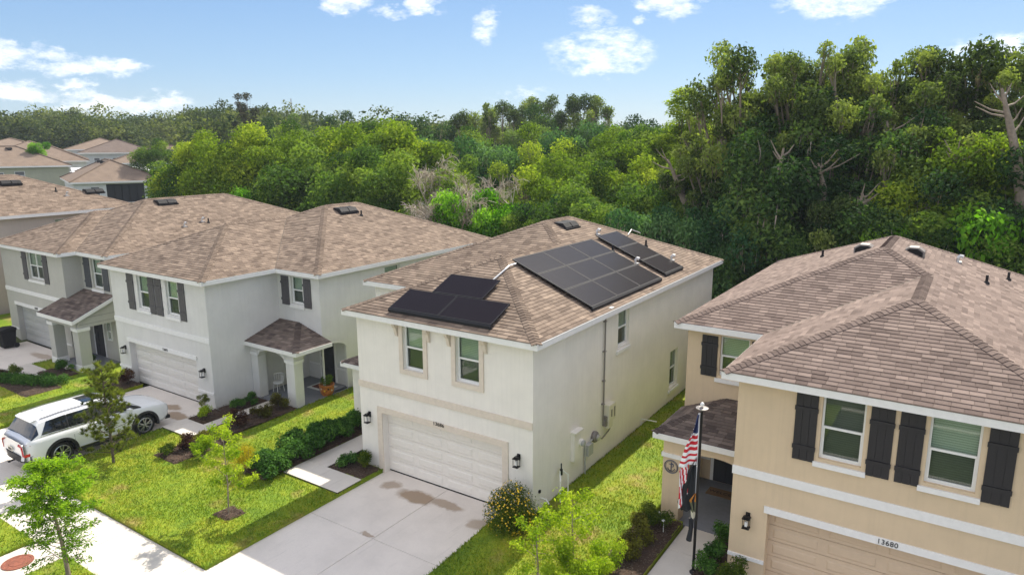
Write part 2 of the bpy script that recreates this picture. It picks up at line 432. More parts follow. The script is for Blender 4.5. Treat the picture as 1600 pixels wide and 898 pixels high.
def struct(name, mb, mats, smooth=False):
    return obj(name, mb, mats, None, 'structure', smooth)
def copy_tree(o, parent=None):
    c = o.copy(); COL.objects.link(c)
    if parent is not None: c.parent = parent
    for ch in list(o.children): copy_tree(ch, c)
    return c

def terrain(x, y):
    return float(np.interp(-x, [34, 36.6, 42, 80, 105, 150, 200], [0, .95, 1.15, 3.4, 4.9, 7.5, 9.0]))

# ------------------------------------------------------------------ roofs
SL = 0.4167
ZE = 5.42
def clip_poly(poly, subj):
    """clip polygon subj (2D) by convex polygon poly (counter-clockwise)"""
    out_ = subj
    for i in range(len(poly)):
        a, b = poly[i], poly[(i + 1) % len(poly)]
        ex, ey = b[0] - a[0], b[1] - a[1]
        inp, out_ = out_, []
        if not inp: return []
        for j in range(len(inp)):
            p, q = inp[j], inp[(j + 1) % len(inp)]
            dp = ex * (p[1] - a[1]) - ey * (p[0] - a[0]); dq = ex * (q[1] - a[1]) - ey * (q[0] - a[0])
            if dp >= 0: out_.append(p)
            if (dp >= 0) != (dq >= 0):
                t = dp / (dp - dq); out_.append((p[0] + (q[0] - p[0]) * t, p[1] + (q[1] - p[1]) * t))
    return out_
def poly_area(p): return .5 * sum(p[i][0] * p[(i + 1) % len(p)][1] - p[(i + 1) % len(p)][0] * p[i][1] for i in range(len(p)))
TABW = [.24, .29, .3, .34]
TINTS = [.12, .3, .45, .6, .78, .95]
def tab_pts(u0, u1, v0, v1):
    return [(u0, v0), (u1, v0), (u1, v1), (u0, v1)]
_tabmesh = {}
def tab_mesh(w, tint, matname):
    k = (w, tint, matname)
    if k not in _tabmesh:
        m = MB(); g = .004
        a, b, c_, d = (g, 0, .016), (w - g, 0, .016), (w - g, .15, .003), (g, .15, .003)
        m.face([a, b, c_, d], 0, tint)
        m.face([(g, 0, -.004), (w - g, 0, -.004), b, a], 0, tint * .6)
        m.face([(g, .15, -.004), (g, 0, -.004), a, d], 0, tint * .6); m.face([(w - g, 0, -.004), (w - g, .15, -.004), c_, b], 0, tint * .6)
        me = mesh_data('shingle', m, matname)
        _tabmesh[k] = me
    return _tabmesh[k]
def shingle_plane(polys3, P0, U, field, cands, rnd, expo=.143):
    """lay courses on a roof plane. polys3: convex polygons (3D) on the plane, P0 a point on its eave, U unit vector along the eave"""
    P0 = Vector(P0); U = Vector(U).normalized()
    a, b, c_ = [Vector(p) for p in polys3[0][:3]]
    N = (b - a).cross(c_ - a).normalized()
    if N.z < 0: N = -N
    V = N.cross(U).normalized()
    if V.z < 0: V = -V; U = -U
    # right-handed frame U,V,N
    if U.cross(V).dot(N) < 0: U = -U
    polys = []
    for P in polys3:
        q = [((Vector(p) - P0).dot(U), (Vector(p) - P0).dot(V)) for p in P]
        if poly_area(q) < 0: q.reverse()
        polys.append(q)
    us = [p[0] for q in polys for p in q]; vs = [p[1] for q in polys for p in q]
    rot_ = Matrix(((U.x, V.x, N.x), (U.y, V.y, N.y), (U.z, V.z, N.z))).to_4x4()
    j = 0; v = 0.0; vmax = max(vs)
    while v < vmax:
        u = min(us) - rnd.random() * .3
        while u < max(us):
            w = rnd.choice(TABW); tint = min(.97, max(.05, rnd.gauss(.48, .18)))
            if rnd.random() < .12: tint = rnd.choice([.1, .95])
            rect = [(u + .004, v), (u + w - .004, v), (u + w - .004, v + .15), (u + .004, v + .15)]
            for q in polys:
                cp = clip_poly(q, rect)
                if len(cp) < 3: continue
                ar = abs(poly_area(cp))
                if ar < .0004: continue
                if ar > .98 * (w - .008) * .15 and len(cp) == 4:
                    tq = min(TINTS, key=lambda x: abs(x - tint))
                    O = P0 + U * u + V * v + N * .012
                    cands.append((((O - CAM).length), O, rot_, w, tq, (u, v, U, V, N, P0)))
                else:
                    nn = lambda p: .012 + .016 - (p[1] - v) / .15 * .013
                    field.face([P0 + U * p[0] + V * p[1] + N * nn(p) for p in cp], 0, tint)
                    low = [p for p in cp if abs(p[1] - v) < 1e-5]
                    if len(low) >= 2:
                        l0, l1 = min(low), max(low)
                        field.face([P0 + U * l0[0] + V * v + N * .008, P0 + U * l1[0] + V * v + N * .008, P0 + U * l1[0] + V * v + N * .028, P0 + U * l0[0] + V * v + N * .028], 0, tint * .6)
            u += w
        v += expo; j += 1
def shingle_finish(roof, field, cands, matname, limit=300, hide=()):
    org = Vector(ORG[roof.name])
    cands.sort(key=lambda c: c[0])
    k = 0
    for (dist, O, R_, w, tq, fr) in cands:
        hidden = any(h(O) for h in hide)
        if k < limit and not hidden:
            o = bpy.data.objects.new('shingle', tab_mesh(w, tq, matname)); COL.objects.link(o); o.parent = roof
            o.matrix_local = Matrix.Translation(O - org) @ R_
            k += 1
        else:
            u, v, U, V, N, P0 = fr
            g = .004; base = P0 + U * u + V * v
            A = [base + U * g + N * .028, base + U * (w - g) + N * .028, base + U * (w - g) + V * .15 + N * .015, base + U * g + V * .15 + N * .015]
            field.face(A, 0, tq); field.face([A[0] - N * .02, A[1] - N * .02, A[1], A[0]], 0, tq * .6)
            field.face([A[3] - N * .012, A[0] - N * .02, A[0], A[3]], 0, tq * .6)
    if field.f:
        f = obj('shingle_field', field, matname, roof, 'stuff')
def cap_line(roof, a, b, drop, matname, rnd, mb=None, w=.15, expo=.14):
    """folded cap shingles from a (low end) to b along a hip or ridge. drop: fall of each wing per metre sideways"""
    a, b = Vector(a), Vector(b); L = (b - a).length; d = (b - a).normalized()
    s = Vector((d.y, -d.x, 0)).normalized(); n = s.cross(d).normalized()
    if n.z < 0: n = -n
    org = Vector(ORG[roof.name]); me_ = {}
    for i in range(int(L / expo)):
        p = a + d * (i * expo); t = rnd.choice([.1, .2, .32, .45])
        def pts(base, D, S, N_):
            r = []
            for l, h in ((0, .042), (.17, .026)):
                for k_ in (-1, 0, 1):
                    r.append(base + D * l + S * (w * k_) + N_ * h - Vector((0, 0, 1)) * (drop * w * abs(k_)))
            return r
        if mb is not None:
            r = pts(p, d, s, n)
            mb.face([r[0], r[1], r[4], r[3]], 0, t); mb.face([r[1], r[2], r[5], r[4]], 0, t)
            mb.face([r[0] - n * .02, r[1] - n * .02, r[1], r[0]], 0, t * .5); mb.face([r[1] - n * .02, r[2] - n * .02, r[2], r[1]], 0, t * .5)
            mb.face([r[0] - n * .025, r[0], r[3], r[3] - n * .02], 0, t * .3); mb.face([r[2] - n * .025, r[2], r[5], r[5] - n * .02], 0, t * .3)
        else:
            if t not in me_:
                m = MB(); r = pts(Vector((0, 0, 0)), d, s, n)
                m.face([r[0], r[1], r[4], r[3]], 0, t); m.face([r[1], r[2], r[5], r[4]], 0, t)
                m.face([r[0] - n * .02, r[1] - n * .02, r[1], r[0]], 0, t * .5); m.face([r[1] - n * .02, r[2] - n * .02, r[2], r[1]], 0, t * .5)
                m.face([r[0] - n * .025, r[0], r[3], r[3] - n * .02], 0, t * .3); m.face([r[2] - n * .025, r[2], r[5], r[5] - n * .02], 0, t * .3)
                me_[t] = mesh_data('cap_shingle', m, matname)
            o = bpy.data.objects.new('cap_shingle', me_[t]); COL.objects.link(o); o.parent = roof; o.location = p - org

# ------------------------------------------------------------------ windows, shutters, doors
def wall_holes(mb, F, u0, u1, v0, v1, holes, mi=0, depth=.14):
    us = sorted({u0, u1, *[x for h in holes for x in h[:2]]}); vs = sorted({v0, v1, *[x for h in holes for x in h[2:4]]})
    for i in range(len(us) - 1):
        for j in range(len(vs) - 1):
            cu_, cv_ = (us[i] + us[i + 1]) / 2, (vs[j] + vs[j + 1]) / 2
            if any(h[0] < cu_ < h[1] and h[2] < cv_ < h[3] for h in holes): continue
            mb.face([F(us[i], vs[j], 0), F(us[i + 1], vs[j], 0), F(us[i + 1], vs[j + 1], 0), F(us[i], vs[j + 1], 0)], mi)
    for h in holes:
        a, b, c, d = h[:4]; D = h[4] if len(h) > 4 else depth
        mb.face([F(a, c, 0), F(b, c, 0), F(b, c, -D), F(a, c, -D)], mi); mb.face([F(a, d, 0), F(b, d, 0), F(b, d, -D), F(a, d, -D)], mi)
        mb.face([F(a, c, 0), F(a, d, 0), F(a, d, -D), F(a, c, -D)], mi); mb.face([F(b, c, 0), F(b, d, 0), F(b, d, -D), F(b, c, -D)], mi)
def window(root, F, u0, u1, v0, v1, up='blind_green', lo='blind_dark', sill=True, mull=False, rec=.09, sillmat='white_trim'):
    m = MB(); t = .045
    m.fbox(F, u0, v0, -rec - .05, u0 + t, v1, -rec); m.fbox(F, u1 - t, v0, -rec - .05, u1, v1, -rec)
    m.fbox(F, u0 + t, v0, -rec - .05, u1 - t, v0 + t, -rec); m.fbox(F, u0 + t, v1 - t, -rec - .05, u1 - t, v1, -rec)
    vm = (v0 + v1) / 2
    m.fbox(F, u0 + t, vm - .025, -rec - .045, u1 - t, vm + .025, -rec + .008)
    if mull: um = (u0 + u1) / 2; m.fbox(F, um - .035, v0 + t, -rec - .046, um + .035, v1 - t, -rec + .004)
    # lower sash stands a little proud
    m.fbox(F, u0 + t, v0 + t, -rec - .04, u0 + t + .025, vm - .025, -rec + .006); m.fbox(F, u1 - t - .025, v0 + t, -rec - .04, u1 - t, vm - .025, -rec + .006)
    m.fbox(F, u0 + t + .025, v0 + t, -rec - .04, u1 - t - .025, v0 + t + .03, -rec + .006)
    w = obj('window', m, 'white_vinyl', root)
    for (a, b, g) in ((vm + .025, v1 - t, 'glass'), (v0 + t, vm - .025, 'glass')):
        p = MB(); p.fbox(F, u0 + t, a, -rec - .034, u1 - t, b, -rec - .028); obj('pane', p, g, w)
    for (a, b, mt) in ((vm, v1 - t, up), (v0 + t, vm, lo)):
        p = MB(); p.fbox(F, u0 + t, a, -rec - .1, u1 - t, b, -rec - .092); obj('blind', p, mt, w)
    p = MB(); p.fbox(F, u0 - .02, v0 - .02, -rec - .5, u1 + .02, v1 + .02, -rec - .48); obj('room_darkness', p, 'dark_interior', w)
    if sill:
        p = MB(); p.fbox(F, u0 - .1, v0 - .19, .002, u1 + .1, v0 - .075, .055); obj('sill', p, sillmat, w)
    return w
def shutter(root, F, u0, u1, v0, v1, mat):
    m = MB(); w = (u1 - u0); n = 3
    m.fbox(F, u0 + .01, v0 + .01, .004, u1 - .01, v1 - .01, .018)
    for k in range(n):
        m.fbox(F, u0 + w * k / n + .004, v0, .006, u0 + w * (k + 1) / n - .004, v1, .032)
    s = obj('shutter', m, mat, root)
    for vv in (v0 + (v1 - v0) * .2, v0 + (v1 - v0) * .78):
        b = MB(); b.fbox(F, u0 - .012, vv - .05, .034, u1 + .012, vv + .05, .058); obj('batten', b, mat, s)
    return s
_pm = {}
def garage_door(root, F, u0, u1, v1, mat, rec=.26, cols=4, rows=5):
    m = MB(); h = v1 / rows
    for r in range(rows): m.fbox(F, u0, r * h + .006, -rec - .05, u1, (r + 1) * h - .006, -rec)
    m.fbox(F, u0, 0, -rec - .06, u1, v1, -rec - .03)
    g = obj('garage_door', m, mat, root)
    w = (u1 - u0) / cols
    for r in range(rows):
        for c in range(cols):
            a0, a1 = u0 + c * w + .11, u0 + (c + 1) * w - .11; b0, b1 = r * h + .085, (r + 1) * h - .085
            p = MB(); q = .035
            # a recessed moulding and a raised field
            p.face([F(a0, b0, -rec + .002), F(a1, b0, -rec + .002), F(a1 - q, b0 + q, -rec + .02), F(a0 + q, b0 + q, -rec + .02)])
            p.face([F(a1, b0, -rec + .002), F(a1, b1, -rec + .002), F(a1 - q, b1 - q, -rec + .02), F(a1 - q, b0 + q, -rec + .02)])
            p.face([F(a1, b1, -rec + .002), F(a0, b1, -rec + .002), F(a0 + q, b1 - q, -rec + .02), F(a1 - q, b1 - q, -rec + .02)])
            p.face([F(a0, b1, -rec + .002), F(a0, b0, -rec + .002), F(a0 + q, b0 + q, -rec + .02), F(a0 + q, b1 - q, -rec + .02)])
            p.face([F(a0 + q, b0 + q, -rec + .02), F(a1 - q, b0 + q, -rec + .02), F(a1 - q, b1 - q, -rec + .02), F(a0 + q, b1 - q, -rec + .02)])
            obj('panel', p, mat, g)
    s = MB(); s.fbox(F, u0, -.002, -rec + .002, u1, .03, -rec + .012); obj('bottom_seal', s, 'dark_rubber', g)
    return g
def lantern(root, F, u, v, open_=True):
    m = MB()
    m.fbox(F, u - .05, v + .02, .002, u + .05, v + .2, .03)                 # back plate
    m.fbox(F, u - .02, v + .16, .03, u + .02, v + .19, .1)
    m.fbox(F, u - .09, v + .1, .05, u + .09, v + .125, .23); m.fbox(F, u - .055, v + .125, .09, u + .055, v + .16, .19)
    for a in (-.075, .063):
        for n_ in (.06, .2): m.fbox(F, u + a, v - .13, n_, u + a + .012, v + .1, n_ + .012)
    m.fbox(F, u - .085, v - .15, .055, u + .085, v - .13, .22)
    l = obj('lantern', m, 'black_metal', root)
    g = MB(); g.fbox(F, u - .03, v - .1, .11, u + .03, v + .02, .17); obj('lantern_glass', g, 'white_vinyl', l)
    return l
def text_on(root, txt, O, Udir, Vdir, size, mat, name='house_number', depth=.006):
    cd = bpy.data.curves.new(name, 'FONT'); cd.body = txt; cd.size = size; cd.extrude = depth; cd.space_character = 1.05
    cd.align_x = 'CENTER'; cd.align_y = 'CENTER'; cd.materials.append(M[mat])
    tmp = bpy.data.objects.new('tmp', cd); COL.objects.link(tmp); bpy.context.view_layer.update()
    me = bpy.data.meshes.new_from_object(tmp.evaluated_get(bpy.context.evaluated_depsgraph_get())); bpy.data.objects.remove(tmp); me.name = name
    o = link(name, me, root)
    U, V = Vector(Udir).normalized(), Vector(Vdir).normalized(); N = U.cross(V)
    org = Vector(ORG[root.name]); P = Vector(O) - org
    o.matrix_local = Matrix(((U.x, V.x, N.x, P.x), (U.y, V.y, N.y, P.y), (U.z, V.z, N.z, P.z), (0, 0, 0, 1)))
    return o
def mush_vent(roof, p, kind, side=1):
    p = Vector(p); m = MB()
    if kind == 'box':      # low black slant-back vent, two hoods side by side along the ridge
        for k in (0, 1):
            y0 = p.y - .55 + k * .57
            a = [(p.x - .3, y0, p.z + .05), (p.x - .22, y0, p.z + .2), (p.x + .18, y0, p.z + .18), (p.x + .34, y0, p.z + .02), (p.x + .34, y0, p.z - .12), (p.x - .3, y0, p.z - .0)]
            m.prism(a, (0, .52, 0))
        m.box(p.x - .36, p.y - .6, p.z - .1, p.x + .4, p.y + .57, p.z - .02)
        return obj('roof_vent', m, 'black_plastic', roof)
    if kind == 'white':
        m.tube([p - Vector((0, 0, .1)), p + Vector((0, 0, .14)), p + Vector((.05, .03, .2)), p + Vector((.14, .04, .17))], [.05, .05, .06, .07], 10)
        m.box(p.x - .12, p.y - .12, p.z - .03, p.x + .12, p.y + .12, p.z + .015)
        return obj('vent_cap', m, 'galvanised', roof)
    m.tube([p - Vector((0, 0, .1)), p + Vector((0, 0, .26))], .04, 10)
    m.lathe(p, [(.09, -.04), (.085, .03), (.045, .07)], 12)
    return obj('vent_pipe', m, 'black_plastic', roof)

# ------------------------------------------------------------------ two-storey house shell
def house(name, label, Xg, s, Wg, W, yF, yW, D, wall, side_wall, roofmat, z0=0.0, front_holes=(), wing_holes=(), right_holes=(), band='white_trim', gar=None, garm='garage_grey', full=True, lit_right=True, caps_obj=False, field_only=False, ledge=True, hide=(), vents=(), recess=None):
    root = thing(name, label, 'house', (Xg + s * W / 2, yF, z0))
    X = lambda u: Xg + s * u
    ov = .3; ze = ZE + z0
    zw = 5.27 + z0
    # ---- walls
    mb = MB()
    FF = lambda u, v, n: (X(u), yF - n, z0 + v)
    fh = [(abs(Xg - max(a, b) if s < 0 else min(a, b) - Xg), abs(Xg - min(a, b) if s < 0 else max(a, b) - Xg), c, d) for a, b, c, d in front_holes]
    holes = list(fh)
    if gar: g0, g1, gh = gar; holes.append((g0, g1, -.06, gh, .26))
    wall_holes(mb, FF, 0, Wg, -.1, 5.27, holes)
    obj('front_wall', mb, wall, root); mb = MB()
    FW = lambda u, v, n: (X(u), yW - n, z0 + v)
    wh = [(abs(Xg - max(a, b) if s < 0 else min(a, b) - Xg), abs(Xg - min(a, b) if s < 0 else max(a, b) - Xg), c, d) for a, b, c, d in wing_holes]
    if recess: wh.append((Wg + .02, W - (.02 if s > 0 else .25), 0, 2.46, .01))
    wall_holes(mb, FW, Wg, W, 0, 5.27, wh)
    if recess:
        mb.face([(X(Wg), recess, z0), (X(W), recess, z0), (X(W), recess, z0 + 2.46), (X(Wg), recess, z0 + 2.46)]); mb.face([(X(Wg), yW + .02, z0 + 2.46), (X(W), yW + .02, z0 + 2.46), (X(W), recess, z0 + 2.46), (X(Wg), recess, z0 + 2.46)])
    obj('wing_wall', mb, wall, root)
    mb = MB()
    # side of the garage block facing the porch
    yq = recess or yW
    mb.face([(X(Wg), yF, z0), (X(Wg), yW, z0), (X(Wg), yW, zw), (X(Wg), yF, zw)])
    if recess: mb.face([(X(Wg), yW, z0), (X(Wg), recess, z0), (X(Wg), recess, z0 + 2.46), (X(Wg), yW, z0 + 2.46)])
    right_u = 0 if s < 0 else W; y_r = yF if s < 0 else yW
    FR = lambda u, v, n: (X(right_u) + n, u, z0 + v)
    wall_holes(mb, FR, y_r, D, -.3, 5.27, list(right_holes))
    left_u = W if s < 0 else 0; y_l = yW if s < 0 else yF
    mb.face([(X(left_u), y_l, z0 - .3), (X(left_u), D, z0 - .3), (X(left_u), D, zw), (X(left_u), y_l, zw)])
    mb.face([(X(0), D, z0 - .3), (X(W), D, z0 - .3), (X(W), D, zw), (X(0), D, zw)])
    obj('side_wall', mb, side_wall, root)
    # ---- bands and ledges
    mb = MB(); mb.fbox(FF, 0 if s < 0 else -.0, 2.84, .002, Wg + .02, 3.05, .035); obj('band_course', mb, band, root)
    if gar:
        g0, g1, gh = gar
        mb = MB()
        if band == 'taupe_trim':
            mb.fbox(FF, g0 - .2, 0, .002, g0, gh + .19, .035); mb.fbox(FF, g1, 0, .002, g1 + .2, gh + .19, .035); mb.fbox(FF, g0, gh, .002, g1, gh + .19, .033)
        else:
            mb.fbox(FF, g0 - .08, gh, .002, g1 + .08, gh + .17, .04)
        obj('garage_trim', mb, band, root)
        garage_door(root, FF, g0, g1, gh, garm)
    if ledge and gar:
        mb = MB()
        for a, b in ((0, gar[0]), (gar[1], Wg)): mb.fbox(FF, a - .02 if a == 0 else a, .68, .002, b, .77, .04)
        obj('base_ledge', mb, 'white_trim', root)
    # ---- roof
    half = (Wg + 2 * ov) / 2; uf = Wg / 2; Hm = (W + 2 * ov) / 2; um = W / 2
    ye, yw, yb = yF - ov, yW - ov, D + ov
    u0, u1, u2 = -ov, Wg + ov, W + ov
    P = lambda u, y, h: Vector((X(u), y, ze + h * SL))
    faces = {
        'A': ([[P(u0, ye, 0), P(u1, ye, 0), P(uf, ye + half, half)]], P(u0, ye, 0), (1, 0, 0)),
        'B': ([[P(u1, ye, 0), P(u1, yw, 0), P(uf, yw + half, half), P(uf, ye + half, half)]], P(u1, ye, 0), (0, 1, 0)),
        'C': ([[P(u1, yw, 0), P(u2, yw, 0), P(um, yw + Hm, Hm), P(uf, yw + half, half)]], P(u1, yw, 0), (1, 0, 0)),
        'D': ([[P(u0, ye, 0), P(uf, ye + half, half), P(uf, yw + half, half), P(u0, yw + half, 0)], [P(u0, yw + half, 0), P(uf, yw + half, half), P(um, yw + Hm, Hm), P(um, yb - Hm, Hm), P(u0, yb, 0)]], P(u0, ye, 0), (0, 1, 0)),
        'E': ([[P(u2, yw, 0), P(u2, yb, 0), P(um, yb - Hm, Hm), P(um, yw + Hm, Hm)]], P(u2, yw, 0), (0, 1, 0)),
        'F': ([[P(u0, yb, 0), P(u2, yb, 0), P(um, yb - Hm, Hm)]], P(u0, yb, 0), (1, 0, 0))}
    deck = MB()
    for k, (ps, _, _) in faces.items():
        for p in ps:
            deck.face(p, 0, .3)
    # soffit
    for (a, b, c, d) in ((u0, u1, ye, yF), (Wg, u2, yw, yW)):
        deck.face([(X(a), c, ze - .14), (X(b), c, ze - .14), (X(b), d, ze - .14), (X(a), d, ze - .14)], 1)
    for (a, b, c, d) in ((u0, 0, ye, yb), (W, u2, yw, yb), (Wg, u1, ye, yw)):
        deck.face([(X(a), c, ze - .145), (X(b), c, ze - .145), (X(b), d, ze - .145), (X(a), d, ze - .145)], 1)
    roof = obj('roof', deck, [roofmat, 'white_trim'], root)
    rnd = random.Random(hash(Xg * 10) % 1000)
    field, cands = MB(), []
    show = ['A', 'C', 'B'] + (['D'] if s < 0 else ['E'])
    if s < 0: show = ['A', 'C', 'B', 'D'] + (['E'] if not gar or gar[0] == .75 else [])
    for k in show:
        ps, p0, uu = faces[k]; shingle_plane(ps, p0, uu, field, cands, rnd)
    if s > 0 or not full:
        pass
    shingle_finish(roof, field, cands, roofmat, 0 if field_only else 300, hide)
    capmb = None if caps_obj else MB()
    hd = SL * .7071
    for a, b, dr in ((P(u0, ye, 0), P(uf, ye + half, half), hd), (P(u1, ye, 0), P(uf, ye + half, half), hd), (P(u2, yw, 0), P(um, yw + Hm, Hm), hd),
                     (P(uf, yw + half, half), P(um, yw + Hm, Hm), hd), (P(uf, ye + half, half), P(uf, yw + half, half), SL), (P(um, yw + Hm, Hm), P(um, yb - Hm, Hm), SL),
                     (P(u0, yb, 0), P(um, yb - Hm, Hm), hd), (P(u2, yb, 0), P(um, yb - Hm, Hm), hd)):
        cap_line(roof, a, b, dr, roofmat, rnd, capmb)
    if capmb is not None: obj('ridge_caps', capmb, roofmat, roof, 'stuff')
    # valley seam
    va, vb = P(u1, yw, 0), P(uf, yw + half, half)
    vm_ = MB(); sd_ = Vector((0, 0, .03)); pr = (vb - va).normalized().cross(Vector((0, 0, 1))).normalized() * .02
    vm_.face([va + sd_ - pr, va + sd_ + pr, vb + sd_ + pr, vb + sd_ - pr]); obj('valley', vm_, 'flashing', roof)
    # fascia boards
    fm = MB(); zt, zb = ze + .006, ze - .165; th = .03
    def fas(xa, ya, xb, yb_):
        fm.box(min(xa, xb), min(ya, yb_), zb, max(xa, xb), max(ya, yb_), zt)
    xl, xr = sorted((X(u0), X(u1))); fas(xl - th, ye - th, xr + th, ye)
    xa, xb = sorted((X(u1), X(u2)))
    if s < 0: fas(xa - th, yw - th, xb - th - .002, yw)
    else: fas(xa + th + .002, yw - th, xb + th, yw)
    e = X(u1); fas(e, ye, e + s * th, yw)
    e = X(u0); fas(e, ye, e - s * th, yb)
    e = X(u2); fas(e, yw, e + s * th, yb)
    xa, xb = sorted((X(u0), X(u2))); fas(xa - th, yb, xb + th, yb + th)
    obj('fascia', fm, 'white_trim', roof)
    dm = MB()   # thin dark drip line under the first course
    for (ax, ay, bx, by) in ((xl - th - .004, ye - th - .012, xr + th, ye - th - .002),): dm.box(ax, ay, zt + .001, bx, by, zt + .012)
    obj('drip_edge', dm, 'flashing', roof)
    for p, k in vents:
        mush_vent(roof, p, k)
    return root, FF, FW, FR, roof, faces
def porch_roof(root, roofname, xa, xb, ye, yw, ze, zt, xh, wallx, matname, seed=1):
    """lean-to porch roof: eave from xa (outer corner) to xb (at the garage block), hipped at the outer end up to xh"""
    deck = MB(); A, B_, C_, D_, E_ = Vector((xa, ye, ze)), Vector((xb, ye, ze)), Vector((xb, yw, zt)), Vector((xh, yw, zt)), Vector((xa, yw, ze))
    deck.face([A, B_, C_, D_]); deck.face([A, D_, E_])
    deck.face([(xa, ye, ze - .13), (xb, ye, ze - .13), (xb, yw, ze - .13), (xa, yw, ze - .13)], 1)
    r = obj(roofname, deck, [matname, 'white_trim'], root)
    f, c = MB(), []; rnd = random.Random(seed)
    shingle_plane([[A, B_, C_, D_]], A, (1, 0, 0), f, c, rnd); shingle_plane([[A, D_, E_]], A, (0, 1, 0), f, c, rnd)
    shingle_finish(r, f, c, matname, 120)
    cm = MB(); cap_line(r, A, D_, .2, matname, rnd, cm, w=.13); obj('ridge_caps', cm, matname, r, 'stuff')
    fm = MB(); t = .03; sg = 1 if xa < xb else -1
    fm.box(min(xa - sg * t, xb), ye - t, ze - .15, max(xa - sg * t, xb), ye, ze + .006)
    fm.box(min(xa, xa - sg * t), ye, ze - .15, max(xa, xa - sg * t), yw, ze + .006); obj('fascia', fm, 'white_trim', r)
    return r
def arch_beam(mb, F, u0, u1, vt, vs, rise, n0, n1, seg=14):
    """wall strip from height vt down to an arch springing at vs with the given rise"""
    for k in range(seg):
        a, b = k / seg, (k + 1) / seg
        ha = vs + rise * math.sqrt(max(0, 1 - (2 * a - 1) ** 2)); hb = vs + rise * math.sqrt(max(0, 1 - (2 * b - 1) ** 2))
        ua, ub = u0 + (u1 - u0) * a, u0 + (u1 - u0) * b
        mb.face([F(ua, ha, n0), F(ub, hb, n0), F(ub, vt, n0), F(ua, vt, n0)]); mb.face([F(ua, ha, n1), F(ub, hb, n1), F(ub, vt, n1), F(ua, vt, n1)])
        mb.face([F(ua, ha, n0), F(ub, hb, n0), F(ub, hb, n1), F(ua, ha, n1)])
def entry_door(root, F, u0, u1, v0, v1):
    m = MB(); m.fbox(F, u0, v0, -.05, u1, v1, .02)
    d = obj('front_door', m, 'door_charcoal', root)
    for r in range(3):
        for c in range(2):
            w = (u1 - u0) / 2; a = u0 + c * w + .08; h = (v1 - v0) / 3
            p = MB(); p.fbox(F, a, v0 + r * h + .08, .022, a + w - .16, v0 + (r + 1) * h - .08, .035); obj('panel', p, 'door_charcoal', d)
    k = MB(); k.fbox(F, u0 + .06, v0 + .95, .02, u0 + .09, v0 + 1.1, .07); obj('handle', k, 'galvanised', d)
    fr = MB(); fr.fbox(F, u0 - .1, v0, -.05, u0 - .002, v1 + .1, .03); fr.fbox(F, u1 + .002, v0, -.05, u1 + .1, v1 + .1, .03); fr.fbox(F, u0, v1 + .002, -.05, u1, v1 + .1, .028)
    obj('door_frame', fr, 'white_trim', root)
    return d

# ================================================================== HOUSE WITH THE SOLAR PANELS
WZ = (3.76, 5.17)
houseC, FF, FW, FR, roofC, facesC = house('cream_house', 'cream stucco two-storey house with black solar panels on its brown shingle roof', 0.0, -1, 6.71, 9.56, 0.0, 3.76, 15.35,
    'stucco_cream', 'stucco_cream', 'shingle_brown', front_holes=[(-4.72, -3.9, *WZ), (-2.66, -1.8, *WZ)], right_holes=[(5.4, 6.28, 3.82, 5.12), (10.42, 11.32, .85, 2.4)],
    band='taupe_trim', gar=(1.02, 5.74, 2.1), garm='garage_cream', caps_obj=True, ledge=False,
    hide=[lambda O: -5.3 < O.x < -1.2 and -.05 < O.y < 2.05, lambda O: -3.1 < O.x < 0.12 and 3.2 < O.y < 9.1, lambda O: -3.1 < O.x < 0 and 9.4 < O.y < 11.7],
    vents=[((-4.3, 9.4, 7.28), 'box'), ((-3.28, 10.21, 6.93), 'white'), ((-2.1, 9.25, 6.45), 'pipe'), ((-1.15, 9.3, 6.06), 'white'), ((-1.84, 11.93, 6.34), 'pipe'), ((-.69, 11.91, 5.86), 'white')])
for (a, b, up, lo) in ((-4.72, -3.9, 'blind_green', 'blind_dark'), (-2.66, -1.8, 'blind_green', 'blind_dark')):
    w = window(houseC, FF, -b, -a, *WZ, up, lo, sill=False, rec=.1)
    m = MB(); t = .15
    m.fbox(FF, -b - t, WZ[0] - t, .002, -b - .0, 5.24, .045); m.fbox(FF, -a, WZ[0] - t, .002, -a + t, 5.24, .045); m.fbox(FF, -b, WZ[0] - t, .002, -a, WZ[0], .043)
    obj('surround', m, 'taupe_trim', w)
    for uu in (-b - t - .13, -a + t + .03):
        c = MB(); c.prism([FF(uu, 5.24, .002), FF(uu, 5.24, .2), FF(uu, 5.14, .2), FF(uu, 5.05, .12), FF(uu, 4.9, .09), FF(uu, 4.8, .05), FF(uu, 4.78, .002)], Vector(FF(uu + .1, 0, 0)) - Vector(FF(uu, 0, 0)))
        obj('corbel', c, 'taupe_trim', houseC)
for (a, b, c, d) in ((5.4, 6.28, 3.82, 5.12), (10.42, 11.32, .85, 2.4)): window(houseC, FR, a, b, c, d, 'blind_green', 'blind_dark', rec=.1)
lantern(houseC, FF, 6.3, 1.82); lantern(houseC, FF, .46, 1.83)
text_on(houseC, '13686', (-3.36, -.04, 2.245), (1, 0, 0), (0, 0, 1), .17, 'black_metal')
# porch stub on the far side of the garage block
porch_roof(houseC, 'porch_roof', -9.75, -6.712, 2.0, 3.758, 2.55, 3.1, -8.3, -6.71, 'shingle_dark', 5)
m = MB(); FPC = lambda u, v, n: (u, 2.3 - n, v)
m.box(-9.5, 2.3, .1, -9.05, 2.72, 2.42); m.box(-9.5, 2.73, .1, -9.05, 3.75, 2.0); arch_beam(m, FPC, -9.05, -6.72, 2.42, 1.95, .3, 0, -.25); obj('porch_column', m, 'stucco_cream', houseC)

